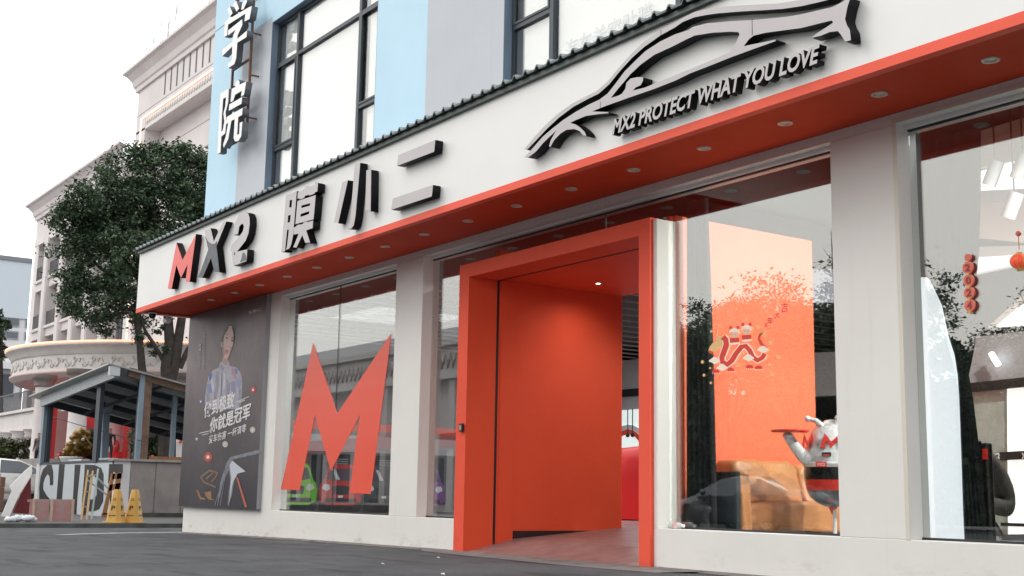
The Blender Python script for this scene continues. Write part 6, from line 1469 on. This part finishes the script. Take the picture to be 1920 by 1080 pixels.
q = kz(217, 976, -30.1); cone('left yellow four sided cone printed with letter P', -30.1, q[1], .72)
q = kz(250, 976, -30.2); cone('right yellow four sided cone printed with letter P', -30.2, q[1], .80)

# ================================================================== ACROSS THE STREET (seen in the shop glass)
dk = mat('dark blue grey car paint', (.035, .045, .06), .2, coat=.7)
car('dark blue grey hatchback parked across the street', dk, (-23.4, -4.2, -.05), PI)
acr = empty('arcade_building', 'long pale arcade with carved frieze across the street', 'building', (-70, -14, 0))
b = MB(); b.box(-130, -44, -24, -15, -.1, 7.6); under(acr, b.build('wall', STONE))
b = MB(); b.box(-130, -44, -15, -14.3, 6.9, 8.4); b.box(-130, -43.8, -15, -14.0, 8.4, 8.7); b.box(-130, -43.8, -15, -14.2, 6.7, 6.9); under(acr, b.build('frieze', STONE2))
b = MB(); b.box(-130, -44, -14.4, -14.26, 3.2, 3.9); under(acr, b.build('shop_sign_band', RCOL))
b = MB()
for k in range(80):
    x = -129+1.06*k; b.tube([(x+.5*t_, -14.25, 7.6+.35*math.sin(t_*PI*2)) for t_ in np.linspace(0, 2, 9)], .06, 4)
under(acr, b.build('scroll_relief', STONED))
for k in range(24):
    x = -128+3.5*k; b = MB(); b.box(x, x+.6, -15, -14.4, 0, 6.7); under(acr, b.build('column', STONE)); w_ = MB(); w_.box(x+.8, x+3.3, -15, -14.95, .3, 3.1); w_ = under(acr, w_.build('shop_window', WGLASS))
b = MB(); b.box(-150, -90, -70, -45, -.1, 17); o = b.build('far_block', PBW); place(o, (-120, -57, 0)); tag(o, 'pale office block far across the street', 'building')
for k in range(6):
    for j in range(3): w_ = MB(); w_.box(-148+9.6*k, -142+9.6*k, -45, -44.9, 3+4.5*j, 6+4.5*j); w_ = w_.build('window', WGLASS); child_keep(w_, o)
proto = None; R9 = np.random.default_rng(2)
def street_tree(seed, h):
    e = empty('roadside_tree', 'roadside tree in the row across the street', 'tree', (0, 0, 0), 'row of trees across the street')
    r_ = np.random.default_rng(seed); cs = [(r_.normal()*1.7, r_.normal()*1.7, h*(.55+.38*r_.random())) for _ in range(13)]
    leaves('crown', cs, [1.0+.6*r_.random() for _ in cs], 24000, .085, LEAF, e, seed=seed)
    b = MB(); b.tube([(0, 0, -.1), (.1, 0, h*.3), (0, .1, h*.6)], [.2, .16, .1], 8)
    for c_ in cs[:6]: b.tube([(0.05, 0, h*.32), (c_[0]*.5, c_[1]*.5, h*.5), c_], [.09, .06, .03], 6)
    b.build('trunk', BARK, e); return e
protos = [street_tree(31, 9.2), street_tree(32, 8.2)]
xs_t = [-43, -38.5, -34.2, -30.0, -26.2, -21.8, -17.5, -13.5]
for i, x in enumerate(xs_t):
    e = protos[i] if i < 2 else copy_tree(protos[i % 2])
    e.location = (x, -13.5+.7*math.sin(i*2.1), 0); e.rotation_euler = (0, 0, i*1.3); s_ = (.98, 1.0, .90, 1.02, .92, .84, .70, .66)[i]; e.scale = (s_,)*3
    e['label'] = ['roadside tree nearest the arcade across the street', 'second roadside tree from the arcade', 'third roadside tree from the arcade, shorter', 'tallest roadside tree, opposite the sofa window', 'roadside tree right of the tallest one', 'roadside tree opposite the coral door', 'small roadside tree opposite the right window', 'last and smallest roadside tree across the street'][i]
# dense planting behind the row of trees: closes the view under the crowns
def woodland():
    r_ = np.random.default_rng(77); n = 34000
    x = r_.uniform(-58, 14, n); top = 6.3+1.3*np.sin(x*.55)+.8*np.sin(x*1.37+1)+.4*np.sin(x*3.1)
    z = top*np.minimum(1, r_.random(n)**.6*1.08); y = -19+1.6*r_.random(n)*np.cos(np.clip(z/7, 0, 1)*1.2)+.5*np.sin(x*2.1+z)
    pos = np.stack([x, y, z], 1); nr = r_.normal(size=(n, 3)); nr[:, 1] += 1; nr /= np.linalg.norm(nr, axis=1)[:, None]
    a = np.cross(nr, r_.normal(size=(n, 3))); a /= np.linalg.norm(a, axis=1)[:, None]; b_ = np.cross(nr, a); s_ = .22*(.6+.8*r_.random(n))[:, None]
    v = np.stack([pos-a*s_, pos-b_*s_*.6, pos+a*s_, pos+b_*s_*.6], 1).reshape(-1, 3)
    core = []; cf = []
    for i in range(73):
        xx = -58+i; tt = 5.6+1.3*math.sin(xx*.55)+.8*math.sin(xx*1.37+1); core += [(xx, -19.6, 0), (xx, -19.6+.3*math.sin(i), tt)]
        if i: cf.append((4*n+2*i-2, 4*n+2*i, 4*n+2*i+1, 4*n+2*i-1))
    me = bpy.data.meshes.new('planting'); me.from_pydata(np.vstack([v, core]).tolist(), [], [tuple(range(4*i, 4*i+4)) for i in range(n)]+cf); me.materials.append(LEAF)
    return link('planting', me)
tag(woodland(), 'dense dark planting across the street behind the tree row', 'planting', kind='stuff')
# a bare young tree
bt_ = empty('bare_tree', 'thin leafless young tree across the street', 'tree', (-24.5, -9, 0)); b = MB(); b.tube([(0, 0, 0), (.05, 0, 4), (0, .05, 8.8)], [.07, .045, .01], 6)
for k in range(22):
    z = 3+.26*k; a_ = k*2.4; L_ = 1.3*(1-(z-3)/7); b.tube([(0, 0, z), (L_*.6*math.cos(a_), L_*.6*math.sin(a_), z+.3*L_), (L_*math.cos(a_), L_*math.sin(a_), z+.75*L_)], [.018, .012, .005], 4)
b.build('trunk', BARK, bt_)
# neon tube inside, reflected violet line
b = MB(); q0, q1, q2 = at(1897, 520, 13), at(1903, 690, 12.6), at(1897, 735, 12.6)
